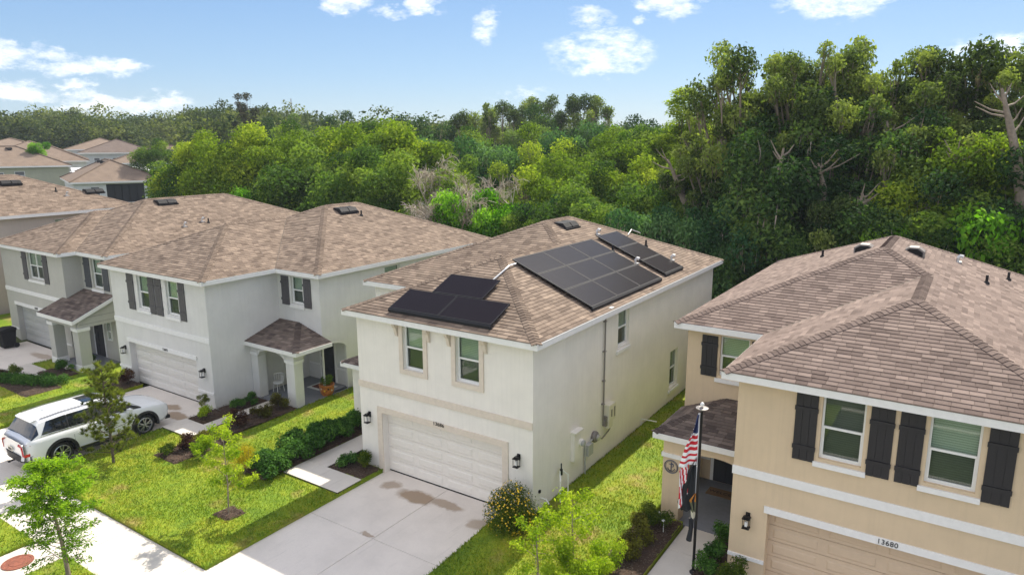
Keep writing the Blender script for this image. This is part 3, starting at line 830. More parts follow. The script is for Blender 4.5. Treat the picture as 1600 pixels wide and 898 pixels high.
# conduit and meters on the side wall (parts of the house)
m = MB(); m.tube([(.06, 4.3, 5.22), (.06, 4.3, 1.62)], .028, 8)
for z in (5.0, 4.0, 3.0, 2.2): m.box(.0, 4.24, z, .09, 4.36, z + .03)
obj('conduit', m, 'grey_pipe', houseC)
m = MB(); m.box(.002, 4.46, 1.56, .2, 4.95, 2.12); m.box(.002, 4.5, 1.3, .17, 4.8, 1.55); b = obj('solar_inverter_box', m, 'cream_box', houseC)
for (a, b_, c, d) in ((4.6, 1.7, 4.68, 1.95), (4.82, 1.65, 4.9, 2.0)):
    m = MB(); m.box(.203, a, b_, .212, c, d); obj('warning_label', m, 'grey_pipe', b)
m = MB(); m.box(.002, 4.36, 1.42, .14, 4.48, 1.75); m.tube([(.1, 4.3, 1.62), (.1, 4.5, 1.45), (.1, 4.75, 1.42)], .03, 8); obj('junction_box', m, 'grey_pipe', houseC)
m = MB(); m.tube([(.1, 4.86, 1.58), (.1, 4.86, 1.3), (.08, 4.7, 1.16), (.08, 4.2, 1.05), (.08, 3.95, 1.18)], .022, 8); obj('cable', m, 'grey_pipe', houseC)
m = MB(); m.lathe((.0, 3.7, 1.3), [(.17, .002), (.19, .08), (.17, .13), (.12, .17)], 20, 0, 'x'); mt = obj('electric_meter', m, 'grey_pipe', houseC)
m = MB(); m.lathe((.0, 3.7, 1.3), [(.1, .17), (.1, .22), (.06, .25)], 16, 0, 'x'); obj('meter_glass', m, 'galvanised', mt)
m = MB(); m.box(.002, 3.1, .86, .16, 3.42, 1.22); m.tube([(.06, 3.06, 1.2), (.06, 3.06, .15)], .03, 8); m.tube([(.06, 3.06, 1.12), (.06, 3.4, 1.25), (.06, 3.6, 1.28)], .025, 8); obj('meter_box', m, 'grey_box', houseC)
m = MB(); m.box(.002, 2.2, 1.02, .13, 2.62, 1.96); m.fbox(FR, 2.15, 1.96, .002, 2.68, 2.0, .2); m.lathe((.13, 2.58, 1.55), [(.12, 0), (.13, .06), (.1, .1)], 16, 0, 'x'); obj('breaker_panel', m, 'stucco_cream', houseC)
m = MB(); m.lathe((.1, 2.56, 1.55), [(.1, .02), (.1, .17), (.07, .2)], 16, 0, 'x'); obj('disconnect_dial', m, 'grey_box', houseC)
m = MB(); m.tube([(.14, 1.3, 1.12), (.14, 1.3, 1.0), (.22, 1.2, .98), (.3, 1.05, .95), (.3, 1.05, .2)], .022, 8); m.tube([(.16, 1.4, 1.1), (.28, 1.55, .95), (.28, 1.55, .2)], .022, 8); irr = obj('water_riser', m, 'white_pipe', houseC)
m = MB(); m.tube([(.15, 1.36, 1.16), (.15, 1.36, .98)], .045, 8); m.tube([(.15, 1.36, 1.34), (.15, 1.36, 1.16)], .02, 8); obj('valve', m, 'black_plastic', irr)
m = MB(); m.tube([(.02, .42, .62), (.2, .42, .62), (.28, .42, .52), (.28, .42, .1)], .02, 8); irr2 = obj('hose_bib', m, 'white_pipe', houseC)
m = MB(); m.tube([(.28, .42, .5), (.28, .42, .36)], .04, 8); m.box(.002, .3, .82, .05, .37, .9); obj('valve', m, 'black_plastic', irr2)
m = MB(); m.tube([(.03, 7.6, .3), (.03, 7.6, .55), (.5, 7.95, .42)], .022, 8); obj('drain_spout', m, 'white_pipe', houseC)
m = MB(); m.box(.14, 4.25, 5.43, .28, 4.45, 5.5); obj('roof_tag', m, 'white_pipe', roofC)

# solar arrays
def solar(label, O, U, V, cells, pw, ph, skirt):
    """cells: grid positions (column, row) from the lower left; O lower-left corner on the roof plane"""
    O, U, V = Vector(O), Vector(U).normalized(), Vector(V).normalized(); N = U.cross(V).normalized()
    t = thing('solar_array', label, 'solar panels', O, 'solar arrays on the cream house roof')
    for (c, r) in cells:
        F = frame(O + U * (c * pw) + V * (r * ph), U, V, N)
        m = MB(); m.fbox(F, .014, .014, .09, pw - .014, ph - .014, .118)
        p = obj('panel', m, 'solar_cell', t)
        fm = MB()
        for q in ((.012, .012, pw - .012, .034), (.012, ph - .034, pw - .012, ph - .012), (.012, .034, .034, ph - .034), (pw - .034, .034, pw - .012, ph - .034)):
            fm.fbox(F, q[0], q[1], .085, q[2], q[3], .122)
        obj('panel_frame', fm, 'solar_frame', p)
        rm = MB()
        for uu in (.3, pw - .34): rm.fbox(F, uu, -.0, .02, uu + .04, ph + .03, .084)
        obj('rail', rm, 'solar_frame', p)
    s_ = MB()
    for (a, b) in skirt:
        F = frame(O + U * a, U, V, N); L = b - a
        s_.prism([F(0, .0, .118), F(0, -.06, .09), F(0, -.08, .02), F(0, -.06, .0), F(0, .0, .0)], U * L)
    if skirt: obj('skirt', s_, 'solar_frame', t)
    return t
sA = (Vector((0, 1, SL))).normalized(); sDv = (Vector((-1, 0, SL))).normalized()
zA = lambda y: ZE + SL * (y + .3); zD = lambda x: ZE + SL * (.3 - x)
pw_, ph_ = 1.93, .99 / math.cos(math.atan(SL))
solar('two black solar panels side by side above the upper windows of the cream house', (-5.2, -.02, zA(-.02) + .03), (1, 0, 0), sA, [(0, 0), (1, 0)], pw_, ph_, [(0, 2 * pw_)])
solar('single black solar panel above the side by side pair on the front slope', (-4.3, .98, zA(.98) + .03), (1, 0, 0), sA, [(0, 0)], pw_, ph_, [])
solar('nine panel black solar array in three rows on the long side slope of the roof', (0.0, 3.34, zD(0.0) + .03), (0, 1, 0), sDv, [(c, r) for c in range(3) for r in range(3)], 1.88, 1.065, [(0, 3 * 1.88)])
solar('column of three black solar panels nearest the rear corner of the roof', (-.1, 9.62, zD(-.1) + .03), (0, 1, 0), sDv, [(0, 0), (0, 1), (0, 2)], 1.88, 1.065, [(0, 1.88)])
m = MB(); m.tube([(-2.72, 1.95, zA(1.95) + .08), (-2.66, 2.6, zA(2.6) + .08), (-2.68, 2.85, 6.78), (-2.72, 3.3, zD(-2.72) + .1)], .028, 8)
m.tube([(-2.7, 12.0, zD(-2.7) + .08), (-2.95, 12.9, zD(-2.95) + .09), (-2.7, 13.3, zD(-2.7) + .02)], .022, 8)
obj('roof_conduit', m, 'galvanised', roofC)

# ================================================================== TAN HOUSE
RY = .53
WR = (3.69, 5.16)
houseR, FFR, FWR, FRR, roofR, _ = house('tan_house', 'tan stucco two-storey house with black shutters and a beige garage door', 11.85, -1, 6.49, 9.04, RY, 4.23, 16.4,
    'stucco_tan', 'stucco_tan', 'shingle_rose', front_holes=[(7.2, 8.07, *WR), (9.25, 10.15, *WR)], wing_holes=[(3.78, 4.62, 3.92, 5.13)],
    gar=(.75, 5.63, 2.04), garm='garage_tan', caps_obj=True, recess=5.12,
    vents=[((7.85, 9.95, 7.27), 'none'), ((9.23, 12.15, 6.66), 'white'), ((10.07, 10.42, 6.31), 'pipe'), ((10.72, 13.13, 6.04), 'pipe'), ((5.07, 11.85, 6.5), 'pipe')][1:])
def slant_vent(roof, p, sx):
    """dark attic vent: a pale peaked hood, its shaded mouth a black plate toward the street"""
    p = Vector(p); m = MB(); prof = [(-.3, -.14), (-.3, .1), (-.13, .22), (.13, .22), (.3, .1), (.3, -.14)]
    m.prism([(p.x + a, p.y, p.z + b) for a, b in prof], (0, .5, 0)); v = obj('roof_vent', m, 'grey_pipe', roof)
    q = MB(); q.prism([(p.x + a * .86, p.y - .012, p.z + b * .84 - .01) for a, b in prof], (0, .01, 0)); obj('vent_shade_plate', q, 'dark_interior', v)  # black plate on the solid hood, stands in for its shaded hollow
slant_vent(roofR, (8.05, 9.85, 7.12), 1); slant_vent(roofR, (6.65, 9.7, 7.12), -1)
for (a, b, up, lo) in ((7.2, 8.07, 'blind_grey', 'blind_dark'), (9.25, 10.15, 'blind_green', 'blind_dark')):
    window(houseR, FFR, 11.85 - b, 11.85 - a, *WR, up, lo)
window(houseR, FWR, 11.85 - 4.62, 11.85 - 3.78, 3.92, 5.13)
for a, b in ((6.65, 7.12), (8.16, 8.62), (8.71, 9.17), (10.25, 10.73)): shutter(houseR, FFR, 11.85 - b, 11.85 - a, 3.57, 5.15, 'shutter_black')
for a, b in ((3.25, 3.72), (4.68, 5.15)): shutter(houseR, FWR, 11.85 - b, 11.85 - a, 3.87, 5.1, 'shutter_black')
lantern(houseR, FFR, 11.85 - 5.78, 1.72)
text_on(houseR, '13680', (8.74, RY - .046, 2.125), (1, 0, 0), (0, 0, 1), .16, 'black_metal')
porch_roof(houseR, 'porch_roof', 2.75, 5.358, 1.98, 4.228, 2.72, 3.25, 4.06, 5.36, 'shingle_dark', 8)
m = MB(); FPR = lambda u, v, n: (u, 2.1 - n, v)
arch_beam(m, FPR, 3.5, 5.35, 2.58, 1.95, .38, 0, -.3); m.box(3.0, 2.1, 2.16, 3.5, 2.55, 2.58); m.box(3.0, 2.56, 2.2, 3.3, 4.22, 2.58); obj('porch_beam', m, 'stucco_tan', houseR)
m = MB(); m.box(3.0, 2.1, .1, 3.5, 2.55, 2.04); pc = obj('porch_column', m, 'stucco_tan', houseR)
m = MB(); m.box(2.96, 2.06, 2.04, 3.54, 2.59, 2.16); obj('column_cap', m, 'white_trim', pc)
m = MB(); m.box(2.83, 5.06, .82, 3.42, 5.1, .92); obj('porch_wall_cap', m, 'white_trim', houseR)
FDR = lambda u, v, n: (u, 5.11 - n, v)
entry_door(houseR, FDR, 3.55, 4.5, .16, 2.2)
m = MB(); m.box(2.85, 2.08, .02, 5.34, 5.1, .15); obj('porch_floor', m, 'porch_slab', houseR)

# ================================================================== GREY HOUSE WITH THE TWO CHARCOAL SHUTTER PAIRS
LX = -22.32
WL_ = (3.68, 5.12)
houseL, FFL, FWL, FRL, roofL, _ = house('grey_house', 'pale grey stucco two-storey house with charcoal shutters and an arched corner porch', LX, 1, 7.13, 9.76, .14, 3.56, 15.45,
    'stucco_grey', 'stucco_grey', 'shingle_brown', front_holes=[(-20.14, -19.28, *WL_), (-17.96, -17.1, *WL_)], wing_holes=[(-14.33, -13.6, 3.95, 5.12)], right_holes=[(3.6, 4.85, .13, 2.4), (7.4, 8.4, 3.8, 5.1), (11.2, 11.9, 4.3, 5.1)], recess=4.97,
    gar=(.95, 6.07, 2.0), garm='garage_grey', vents=[((-16.75, 9.1, 7.28), 'box'), ((-16.12, 9.58, 7.05), 'pipe')])
for a, b in ((-20.14, -19.28), (-17.96, -17.1)): window(houseL, FFL, a - LX, b - LX, *WL_, 'blind_green', 'blind_dark')
window(houseL, FWL, -14.33 - LX, -13.6 - LX, 3.95, 5.12)
for a, b, c, d in ((7.4, 8.4, 3.8, 5.1), (11.2, 11.9, 4.3, 5.1)): window(houseL, FRL, a, b, c, d)
for a, b in ((-20.92, -20.4), (-19.24, -18.8), (-18.74, -18.25), (-17.02, -16.58)): shutter(houseL, FFL, a - LX, b - LX, 3.55, 5.13, 'shutter_grey')
for a, b in ((-14.93, -14.45), (-13.52, -13.06)): shutter(houseL, FWL, a - LX, b - LX, 3.85, 5.1, 'shutter_grey')
lantern(houseL, FFL, .62, 1.55); lantern(houseL, FFL, 6.62, 1.55)
text_on(houseL, '13692', (-18.4, .14 - .046, 2.085), (1, 0, 0), (0, 0, 1), .15, 'black_metal')
porch_roof(houseL, 'porch_roof', -11.98, -15.188, 1.7, 3.558, 2.58, 3.15, -13.97, -15.19, 'shingle_dark', 9)
m = MB(); FPL = lambda u, v, n: (u, 1.95 - n, v); FPS = lambda u, v, n: (-12.535 + n, u, v)
arch_beam(m, FPL, -14.72, -12.97, 2.44, 1.95, .36, 0, -.4); arch_beam(m, FPS, 2.39, 4.9, 2.44, 1.95, .4, 0, -.02)
m.box(-12.95, 1.95, 2.1, -12.45, 2.38, 2.44); m.box(-12.75, 2.39, 2.3, -12.54, 3.55, 2.46); m.box(-15.18, 1.95, 2.1, -14.74, 2.35, 2.44)
obj('porch_beam', m, 'stucco_grey', houseL)
for (a, b, c, d) in ((-12.95, 1.95, -12.45, 2.38), (-15.18, 1.95, -14.74, 2.35)):
    m = MB(); m.box(a, b, .08, c, d, 1.98); pc = obj('porch_column', m, 'stucco_grey', houseL)
    m = MB(); m.box(a - .04, b - .04, 1.98, c + .04, d + .04, 2.1); obj('column_cap', m, 'white_trim', pc)
FDL = lambda u, v, n: (u, 4.96 - n, v)
entry_door(houseL, FDL, -14.3, -13.45, .14, 2.2)
m = MB(); m.box(-15.18, 1.9, .0, -12.4, 4.95, .13); obj('porch_floor', m, 'porch_slab', houseL)
m = MB(); m.fbox(FDL, -13.3, .8, .002, -12.8, .88, .03); m.fbox(FDL, -15.1, .8, .002, -14.45, .88, .03); obj('base_ledge', m, 'white_trim', houseL)

# ================================================================== SLATE HOUSE (far left) AND THE ONE BEHIND IT
QX = -34.33
houseQ, FFQ, FWQ, FRQ, roofQ, _ = house('slate_house', 'greenish grey stucco two-storey house with a lean-to porch roof at left edge', QX, 1, 6.88, 9.6, .44, 1.3, 15.9,
    'stucco_greige', 'stucco_greige', 'shingle_brown', front_holes=[(-31.2, -29.6, 3.78, 5.16)], wing_holes=[(-26.45, -25.5, 3.66, 5.1)],
    gar=(.95, 5.75, 2.1), garm='garage_greige', field_only=True, vents=[((-29.0, 6.9, 7.3), 'box'), ((-26.27, 6.27, 6.2), 'white'), ((-26.56, 7.52, 6.33), 'white'), ((-26.37, 7.78, 6.25), 'pipe')])
window(houseQ, FFQ, -31.2 - QX, -29.6 - QX, 3.78, 5.16, mull=True); window(houseQ, FWQ, -26.45 - QX, -25.5 - QX, 3.66, 5.1)
for a, b in ((-31.8, -31.3), (-29.5, -29.0)): shutter(houseQ, FFQ, a - QX, b - QX, 3.66, 5.16, 'shutter_grey')
for a, b in ((-27.15, -26.58), (-25.4, -24.86)): shutter(houseQ, FWQ, a - QX, b - QX, 3.62, 5.12, 'shutter_slate')
lantern(houseQ, FFQ, 6.3, 1.9)
text_on(houseQ, '13698', (-30.9, .44 - .046, 2.185), (1, 0, 0), (0, 0, 1), .14, 'black_metal')
dq = MB(); zq = lambda y: 2.62 + SL * (y + .75)
A, B_, C_, D_ = Vector((-27.9, -.75, zq(-.75))), Vector((-24.45, -.75, zq(-.75))), Vector((-24.45, 1.298, zq(1.298))), Vector((-27.9, 1.298, zq(1.298)))
dq.face([A, B_, C_, D_]); pr_ = obj('porch_roof', dq, 'shingle_dark', houseQ)
f_, c_ = MB(), []; shingle_plane([[A, B_, C_, D_]], A, (1, 0, 0), f_, c_, random.Random(4)); shingle_finish(pr_, f_, c_, 'shingle_dark', 0)
m = MB(); m.box(-27.93, -.78, 2.46, -24.42, -.75, 2.63)
m.prism([(-24.45, -.748, 2.46), (-24.45, -.748, 2.63), (-24.45, 1.296, zq(1.296) + .01), (-24.45, 1.296, zq(1.296) - .16)], (.03, 0, 0)); obj('fascia', m, 'white_trim', pr_)
m = MB(); m.prism([(-24.7, -.45, 2.2), (-24.7, -.45, 2.5), (-24.7, 1.29, zq(1.29) - .03), (-24.7, 1.29, 2.2)], (.1, 0, 0)); m.box(-27.6, -.5, 2.2, -24.72, -.3, 2.5); obj('porch_beam', m, 'stucco_greige', houseQ)
for k in range(2):
    m = MB(); m.box(-24.598, -.42, 2.36 + k * .3, -24.59, 1.29 if k < 3 else .9, 2.37 + k * .3); obj('siding_joint', m, 'shutter_grey', houseQ)
for (a, b, c, d) in ((-25.15, -.5, -24.6, .0), (-27.55, -.5, -27.05, .0)):
    m = MB(); m.box(a, b, .4, c, d, 2.05); pc = obj('porch_column', m, 'stucco_greige', houseQ)
    m = MB(); m.box(a - .04, b - .04, 2.05, c + .04, d + .04, 2.2); obj('column_cap', m, 'white_trim', pc)
    m = MB(); m.box(a - .03, b - .03, .02, c + .03, d + .03, .4); obj('column_base', m, 'white_trim', pc)
entry_door(houseQ, FWQ, -26.9 - QX, -26.0 - QX, .14, 2.15)
mw = window(houseQ, FWQ, -25.6 - QX, -25.15 - QX, 1.1, 2.05, sill=False, rec=-.04)
m = MB(); m.box(-27.4, -.48, .02, -24.65, 1.28, .13); obj('porch_floor', m, 'porch_slab', houseQ)

houseS, FFS, FWS, FRS, roofS, _ = house('rose_house', 'pinkish beige two-storey house behind the slate grey one at left edge', -46.5, 1, 6.9, 9.6, -5.9, -4.6, 9.3,
    'stucco_rose', 'stucco_rose', 'shingle_brown', z0=1.15, right_holes=[(4.4, 5.0, 3.9, 5.0)], gar=(.95, 5.75, 2.1), field_only=True,
    vents=[((-40.5, 3.7, 8.22), 'box'), ((-39.14, 5.67, 7.65), 'pipe'), ((-38.57, 6.01, 7.4), 'white'), ((-38.9, 7.8, 7.52), 'box')])
window(houseS, FRS, 4.4, 5.0, 3.9, 5.0)

# ================================================================== GROUND
def sheet_z(x, y): return terrain(x, y) - .06
xs = list(np.concatenate([np.linspace(-900, -210, 8), np.linspace(-200, -30, 60), np.linspace(-29, 30, 12), np.linspace(60, 900, 6)]))
ys = list(np.concatenate([np.linspace(-200, -30, 5), np.linspace(-20, 60, 12), np.linspace(80, 300, 8), np.linspace(400, 1200, 5)]))
g = MB(); nx, ny = len(xs), len(ys)
g.v = [(x, y, sheet_z(x, y)) for y in ys for x in xs]
g.f = [(j * nx + i, j * nx + i + 1, (j + 1) * nx + i + 1, (j + 1) * nx + i) for j in range(ny - 1) for i in range(nx - 1)]
g.m = [0] * len(g.f); g.t = [.5] * len(g.f)
M['ground'] = plain('ground', (.06, .075, .025), .95, var=.5, scale=.4, bump=.5, bscale=3)
struct('ground', g, 'ground')
LZ = .10
def smooth(a, b, x): t = min(1, max(0, (x - a) / (b - a))); return t * t * (3 - 2 * t)
def lawn_z(x, y):
    z = LZ
    if x > -1: z += .17 * smooth(-3.5, .5, y)
    elif -12.6 < x < -6.5: z += .08 * smooth(-1, 3, y)
    return z + .015 * math.sin(x * 1.7 + y * .6) * math.sin(y * 1.3 - x * .4)
LAWNS = [(-15.2, -5.8, -6.45, 0), (-12.3, -9.56, 0, 16), (-9.56, -8.4, 0, 2.2), (-.85, 3.7, -6.45, 2.0), (.03, 2.8, 2.0, 17), (-15.2, -10.85, -13, -8.3), (-9.25, -5.5, -13, -8.15),
         (-.85, 5.9, -13, -8.3), (-28.1, -20.55, -6.45, .1), (-24.7, -22.4, .1, 16), (-28.1, -20.55, -13, -8.3), (-45, -33.4, -6.45, -.2), (-36.6, -34.4, -.2, 16), (-45, -33.4, -13, -8.3)]
lw = MB()
for (x0, x1, y0, y1) in LAWNS:
    nx = max(2, int((x1 - x0) / .5)); ny = max(2, int((y1 - y0) / .5))
    for i in range(nx):
        for j in range(ny):
            a, b = x0 + (x1 - x0) * i / nx, x0 + (x1 - x0) * (i + 1) / nx; c, d = y0 + (y1 - y0) * j / ny, y0 + (y1 - y0) * (j + 1) / ny
            q = [(a, c), (b, c), (b, d), (a, d)]
            lw.face([(x, y, lawn_z(x, y) if x > -33 else terrain(x, y) + .05) for x, y in q])
    k = 8
    for (ax, ay, bx, by) in ((x0, y0, x1, y0), (x1, y0, x1, y1), (x1, y1, x0, y1), (x0, y1, x0, y0)):
        for i in range(k):
            p = (ax + (bx - ax) * i / k, ay + (by - ay) * i / k); q = (ax + (bx - ax) * (i + 1) / k, ay + (by - ay) * (i + 1) / k)
            lw.face([(p[0], p[1], -.05), (q[0], q[1], -.05), (q[0], q[1], lawn_z(*q)), (p[0], p[1], lawn_z(*p))])
struct('lawn', lw, 'lawn')

CC = (.64, .59, .53)
M['concrete'] = concrete('concrete', CC)
M['concrete_drive'] = concrete('concrete_drive', (.72, .66, .60), stains=[(-4.95, -.52, .42, .3, .55), (-3.8, -.62, .8, .42, .75), (-2.75, -.5, .75, .25, .6), (-1.3, -.85, .4, .35, .5), (-3.55, -2.98, .3, .12, .6), (-17.2, -.6, .7, .3, .7), (-16.1, -1.0, .8, .32, .7), (-29.5, -.2, 1.2, .3, .5)])
M['joint'] = plain('joint', (.09, .08, .07), .9)
def slabs(name, x0, x1, y0, y1, z, xj, yj, mat, gap=.006):
    base = MB(); base.box(x0, y0, z - .12, x1, y1, z - .022); b = obj(name, base, 'joint', None, 'structure')
    X_ = [x0] + list(xj) + [x1]; Y_ = [y0] + list(yj) + [y1]
    for i in range(len(X_) - 1):
        for j in range(len(Y_) - 1):
            m = MB(); a0, a1 = X_[i] + (gap if i else 0), X_[i + 1] - (gap if i < len(X_) - 2 else 0); c0, c1 = Y_[j] + (gap if j else 0), Y_[j + 1] - (gap if j < len(Y_) - 2 else 0)
            e = .006
            n = len(m.v)
            m.v += [(a0, c0, z - .1), (a1, c0, z - .1), (a1, c1, z - .1), (a0, c1, z - .1), (a0, c0, z - e), (a1, c0, z - e), (a1, c1, z - e), (a0, c1, z - e), (a0 + e, c0 + e, z), (a1 - e, c0 + e, z), (a1 - e, c1 - e, z), (a0 + e, c1 - e, z)]
            for q in ((0, 1, 5, 4), (1, 2, 6, 5), (2, 3, 7, 6), (3, 0, 4, 7), (4, 5, 9, 8), (5, 6, 10, 9), (6, 7, 11, 10), (7, 4, 8, 11), (8, 9, 10, 11)):
                m.f.append(tuple(n + k for k in q)); m.m.append(0); m.t.append(.5)
            obj('slab', m, mat, b)
    return b
slabs('driveway', -5.8, -.85, -6.45, .24, 0.0, [-3.28], [-3.05], 'concrete_drive')
slabs('driveway', -5.8, -.85, -13, -8.27, -.02, [-3.28], [], 'concrete')
slabs('driveway', -20.5, -15.25, -6.45, .38, 0.0, [-17.9], [-3.2], 'concrete_drive')
slabs('driveway', -20.5, -15.25, -13, -8.27, -.02, [-17.9], [], 'concrete')
slabs('driveway', -33.3, -28.15, -6.45, .6, 0.0, [-30.7], [-3.2], 'concrete_drive')
slabs('driveway', 6.0, 11.2, -6.45, .78, 0.0, [8.6], [-3.0], 'concrete_drive')
slabs('sidewalk', -60, 20, -8.25, -6.47, .03, [-55 + 3.05 * k for k in range(24)], [], 'concrete')
slabs('path', -10.83, -9.27, -13, -8.27, .03, [], [-10.2], 'concrete')
slabs('path', -8.35, -5.83, -1.98, -.97, .15, [-7.15], [], 'concrete')
slabs('path', -8.35, -7.42, -.96, 3.0, .15, [], [.4, 1.8], 'concrete')
slabs('path', -15.23, -13.5, -2.1, -1.12, .15, [], [], 'concrete')
slabs('path', -14.1, -13.5, -1.11, 1.9, .15, [], [.3], 'concrete')
slabs('path', 3.74, 4.66, -6.44, 2.07, .14, [], [-5, -3.4, -2.0, -.6, .75], 'concrete')
slabs('path', -28.1, -26.3, -2.9, -1.3, .15, [], [], 'concrete')
slabs('path', -26.28, -25.6, -2.0, -.5, .15, [], [], 'concrete')
st = MB(); st.box(-60, -30, -.3, 20, -13.0, -.12); M['asphalt'] = plain('asphalt', (.06, .06, .06), .9, var=.3, bump=.5); struct('road', st, 'asphalt')
kb = MB(); kb.box(-60, -13.15, -.3, 20, -13.005, .02); struct('kerb', kb, 'concrete')

def bed(x0, x1, y0, y1, z=.16, seed=1, name='mulch_bed'):
    rnd = random.Random(seed); m = MB(); n = max(2, int((x1 - x0) / .12)); k = max(2, int((y1 - y0) / .12)); H = {}
    for i in range(n + 1):
        for j in range(k + 1):
            e = i in (0, n) or j in (0, k)
            H[i, j] = (x0 + (x1 - x0) * i / n, y0 + (y1 - y0) * j / k, z - (.05 if e else 0) + rnd.uniform(-.015, .03))
    for i in range(n):
        for j in range(k): m.face([H[i, j], H[i + 1, j], H[i + 1, j + 1], H[i, j + 1]])
    for q in range(int((x1 - x0) * (y1 - y0) * 160)):   # bark chips
        x, y, a = rnd.uniform(x0, x1), rnd.uniform(y0, y1), rnd.uniform(0, 3.14); l, w = rnd.uniform(.02, .05), .012; c, s_ = math.cos(a), math.sin(a); h = z + rnd.uniform(.02, .045)
        m.face([(x + l * c, y + l * s_, h), (x - w * s_, y + w * c, h + .01), (x - l * c, y - l * s_, h), (x + w * s_, y - w * c, h + .012)], 1)
    o = obj(name, m, ['mulch', 'bark'], None, 'structure'); return o
bed(-7.4, -5.84, -.95, -.02, .14, 1); bed(-9.5, -8.37, -2.7, 2.3, .2, 2); bed(-15.2, -14.12, -1.1, .12, .17, 3); bed(-15.16, -14.12, .14, 1.9, .17, 4); bed(-13.48, -12.3, -1.1, 1.9, .22, 5)
bed(-13.2, -11.9, -3.6, -1.15, .15, 6); bed(2.6, 3.72, -2.6, 1.95, .31, 7); bed(4.68, 5.33, -1.8, 2.0, .2, 8); bed(5.35, 6.0, -1.2, .5, .14, 9); bed(-26.9, -23.2, -3.5, -2.0, .14, 10); bed(-26.3, -24.5, -1.9, -.7, .17, 11)
bed(-7.95, -7.2, -4.85, -4.2, .15, 12); bed(-22.3, -20.6, -.8, .12, .15, 13)

# utility cover on the path
m = MB(); m.lathe((-10.15, -8.95, .036), [(.36, 0), (.36, .012), (.3, .014), (.29, .006), (.2, .006), (.19, .014), (.1, .014)], 28)
solo('utility_cover', m, plain('rust_cover', (.22, .07, .04), .8, var=.35, scale=12), (-10.15, -8.95, .03), 'round rust red utility cover set in the concrete path by the cypress', 'utility cover')

# ------------------------------------------------------------------ grass blades (one mass)
def np_mesh(name, V, F, mats, tint=None, mat_idx=None):
    """V (n,3), F (m,k) uniform polygon size"""
    me = bpy.data.meshes.new(name); n, (m_, k) = len(V), F.shape
    me.vertices.add(n); me.vertices.foreach_set('co', V.astype(np.float32).ravel())
    me.loops.add(m_ * k); me.loops.foreach_set('vertex_index', F.astype(np.int32).ravel())
    me.polygons.add(m_); me.polygons.foreach_set('loop_start', np.arange(0, m_ * k, k, dtype=np.int32)); me.polygons.foreach_set('loop_total', np.full(m_, k, dtype=np.int32))
    for mt in (mats if isinstance(mats, (list, tuple)) else [mats]): me.materials.append(M[mt])
    if mat_idx is not None: me.polygons.foreach_set('material_index', mat_idx.astype(np.int32))
    if tint is not None:
        a = me.attributes.new('tint', 'FLOAT', 'FACE'); a.data.foreach_set('value', tint.astype(np.float32))
    me.update(calc_edges=True); return me
rng = np.random.default_rng(5)
BL = [(-15.2, -5.8, -6.45, 0, 700), (-12.3, -9.56, 0, 8, 500), (-.85, 3.7, -6.45, 2.0, 800), (.03, 2.8, 2.0, 16, 450), (-15.2, -10.85, -10.5, -8.3, 500), (-9.25, -5.5, -10, -8.15, 700), (-28.1, -20.55, -5.5, .1, 260), (-24.7, -22.4, .1, 5, 200)]
PX, PY = [], []
for x0, x1, y0, y1, dn in BL:
    n = int((x1 - x0) * (y1 - y0) * dn); PX.append(rng.uniform(x0, x1, n)); PY.append(rng.uniform(y0, y1, n))
    for (ax, ay, bx, by) in ((x0, y0, x1, y0), (x1, y0, x1, y1), (x0, y0, x0, y1)):      # longer fringe spilling over the edges
        L = math.hypot(bx - ax, by - ay); n = int(L * 90); t = rng.random(n)
        PX.append(ax + (bx - ax) * t + rng.normal(0, .018, n)); PY.append(ay + (by - ay) * t + rng.normal(0, .018, n))
PX, PY = np.concatenate(PX), np.concatenate(PY)
keep = np.ones(len(PX), bool)
for (a, b, c, d) in ((-8.37, -5.8, -2.0, -.95), (-8.37, -7.4, -.97, 3), (-7.4, -5.84, -.95, 0), (-9.5, -8.37, -2.7, 2.3), (-15.23, -13.5, -2.12, -1.1), (-15.2, -12.3, -1.12, 2), (-13.2, -11.9, -3.6, -1.15), (2.6, 5.4, -2.6, 2.0), (3.72, 4.68, -6.5, 2), (-28.1, -26.3, -2.9, -1.3), (-26.9, -23.2, -3.5, -2.0), (-26.3, -24.5, -1.9, -.5), (-7.9, -7.25, -4.8, -4.25), (-22.3, -20.6, -.8, .12), (-6.7, .0, 0, 9)):
    keep &= ~((PX > a) & (PX < b) & (PY > c) & (PY < d))
PX, PY = PX[keep], PY[keep]; n = len(PX)
PZ = LZ + .17 * (PX > -1) * np.clip((PY + 3.5) / 4, 0, 1) ** 2 * (3 - 2 * np.clip((PY + 3.5) / 4, 0, 1)) + .08 * ((PX > -12.6) & (PX < -6.5)) * np.clip((PY + 1) / 4, 0, 1) ** 2 * (3 - 2 * np.clip((PY + 1) / 4, 0, 1)) - .005
a = rng.uniform(0, 2 * np.pi, n); hgt = rng.uniform(.035, .085, n); wd = rng.uniform(.008, .016, n); ln = rng.uniform(.01, .06, n); la = rng.uniform(0, 2 * np.pi, n)
V = np.empty((n, 3, 3)); V[:, 0] = np.c_[PX - wd * np.cos(a), PY - wd * np.sin(a), PZ]; V[:, 1] = np.c_[PX + wd * np.cos(a), PY + wd * np.sin(a), PZ]; V[:, 2] = np.c_[PX + ln * np.cos(la), PY + ln * np.sin(la), PZ + hgt]
go = link('grass', np_mesh('grass', V.reshape(-1, 3), np.arange(3 * n).reshape(-1, 3), 'blade', rng.uniform(0, 1, n)))
go['kind'] = 'stuff'; go['label'] = 'short bright green lawn grass around the driveways'

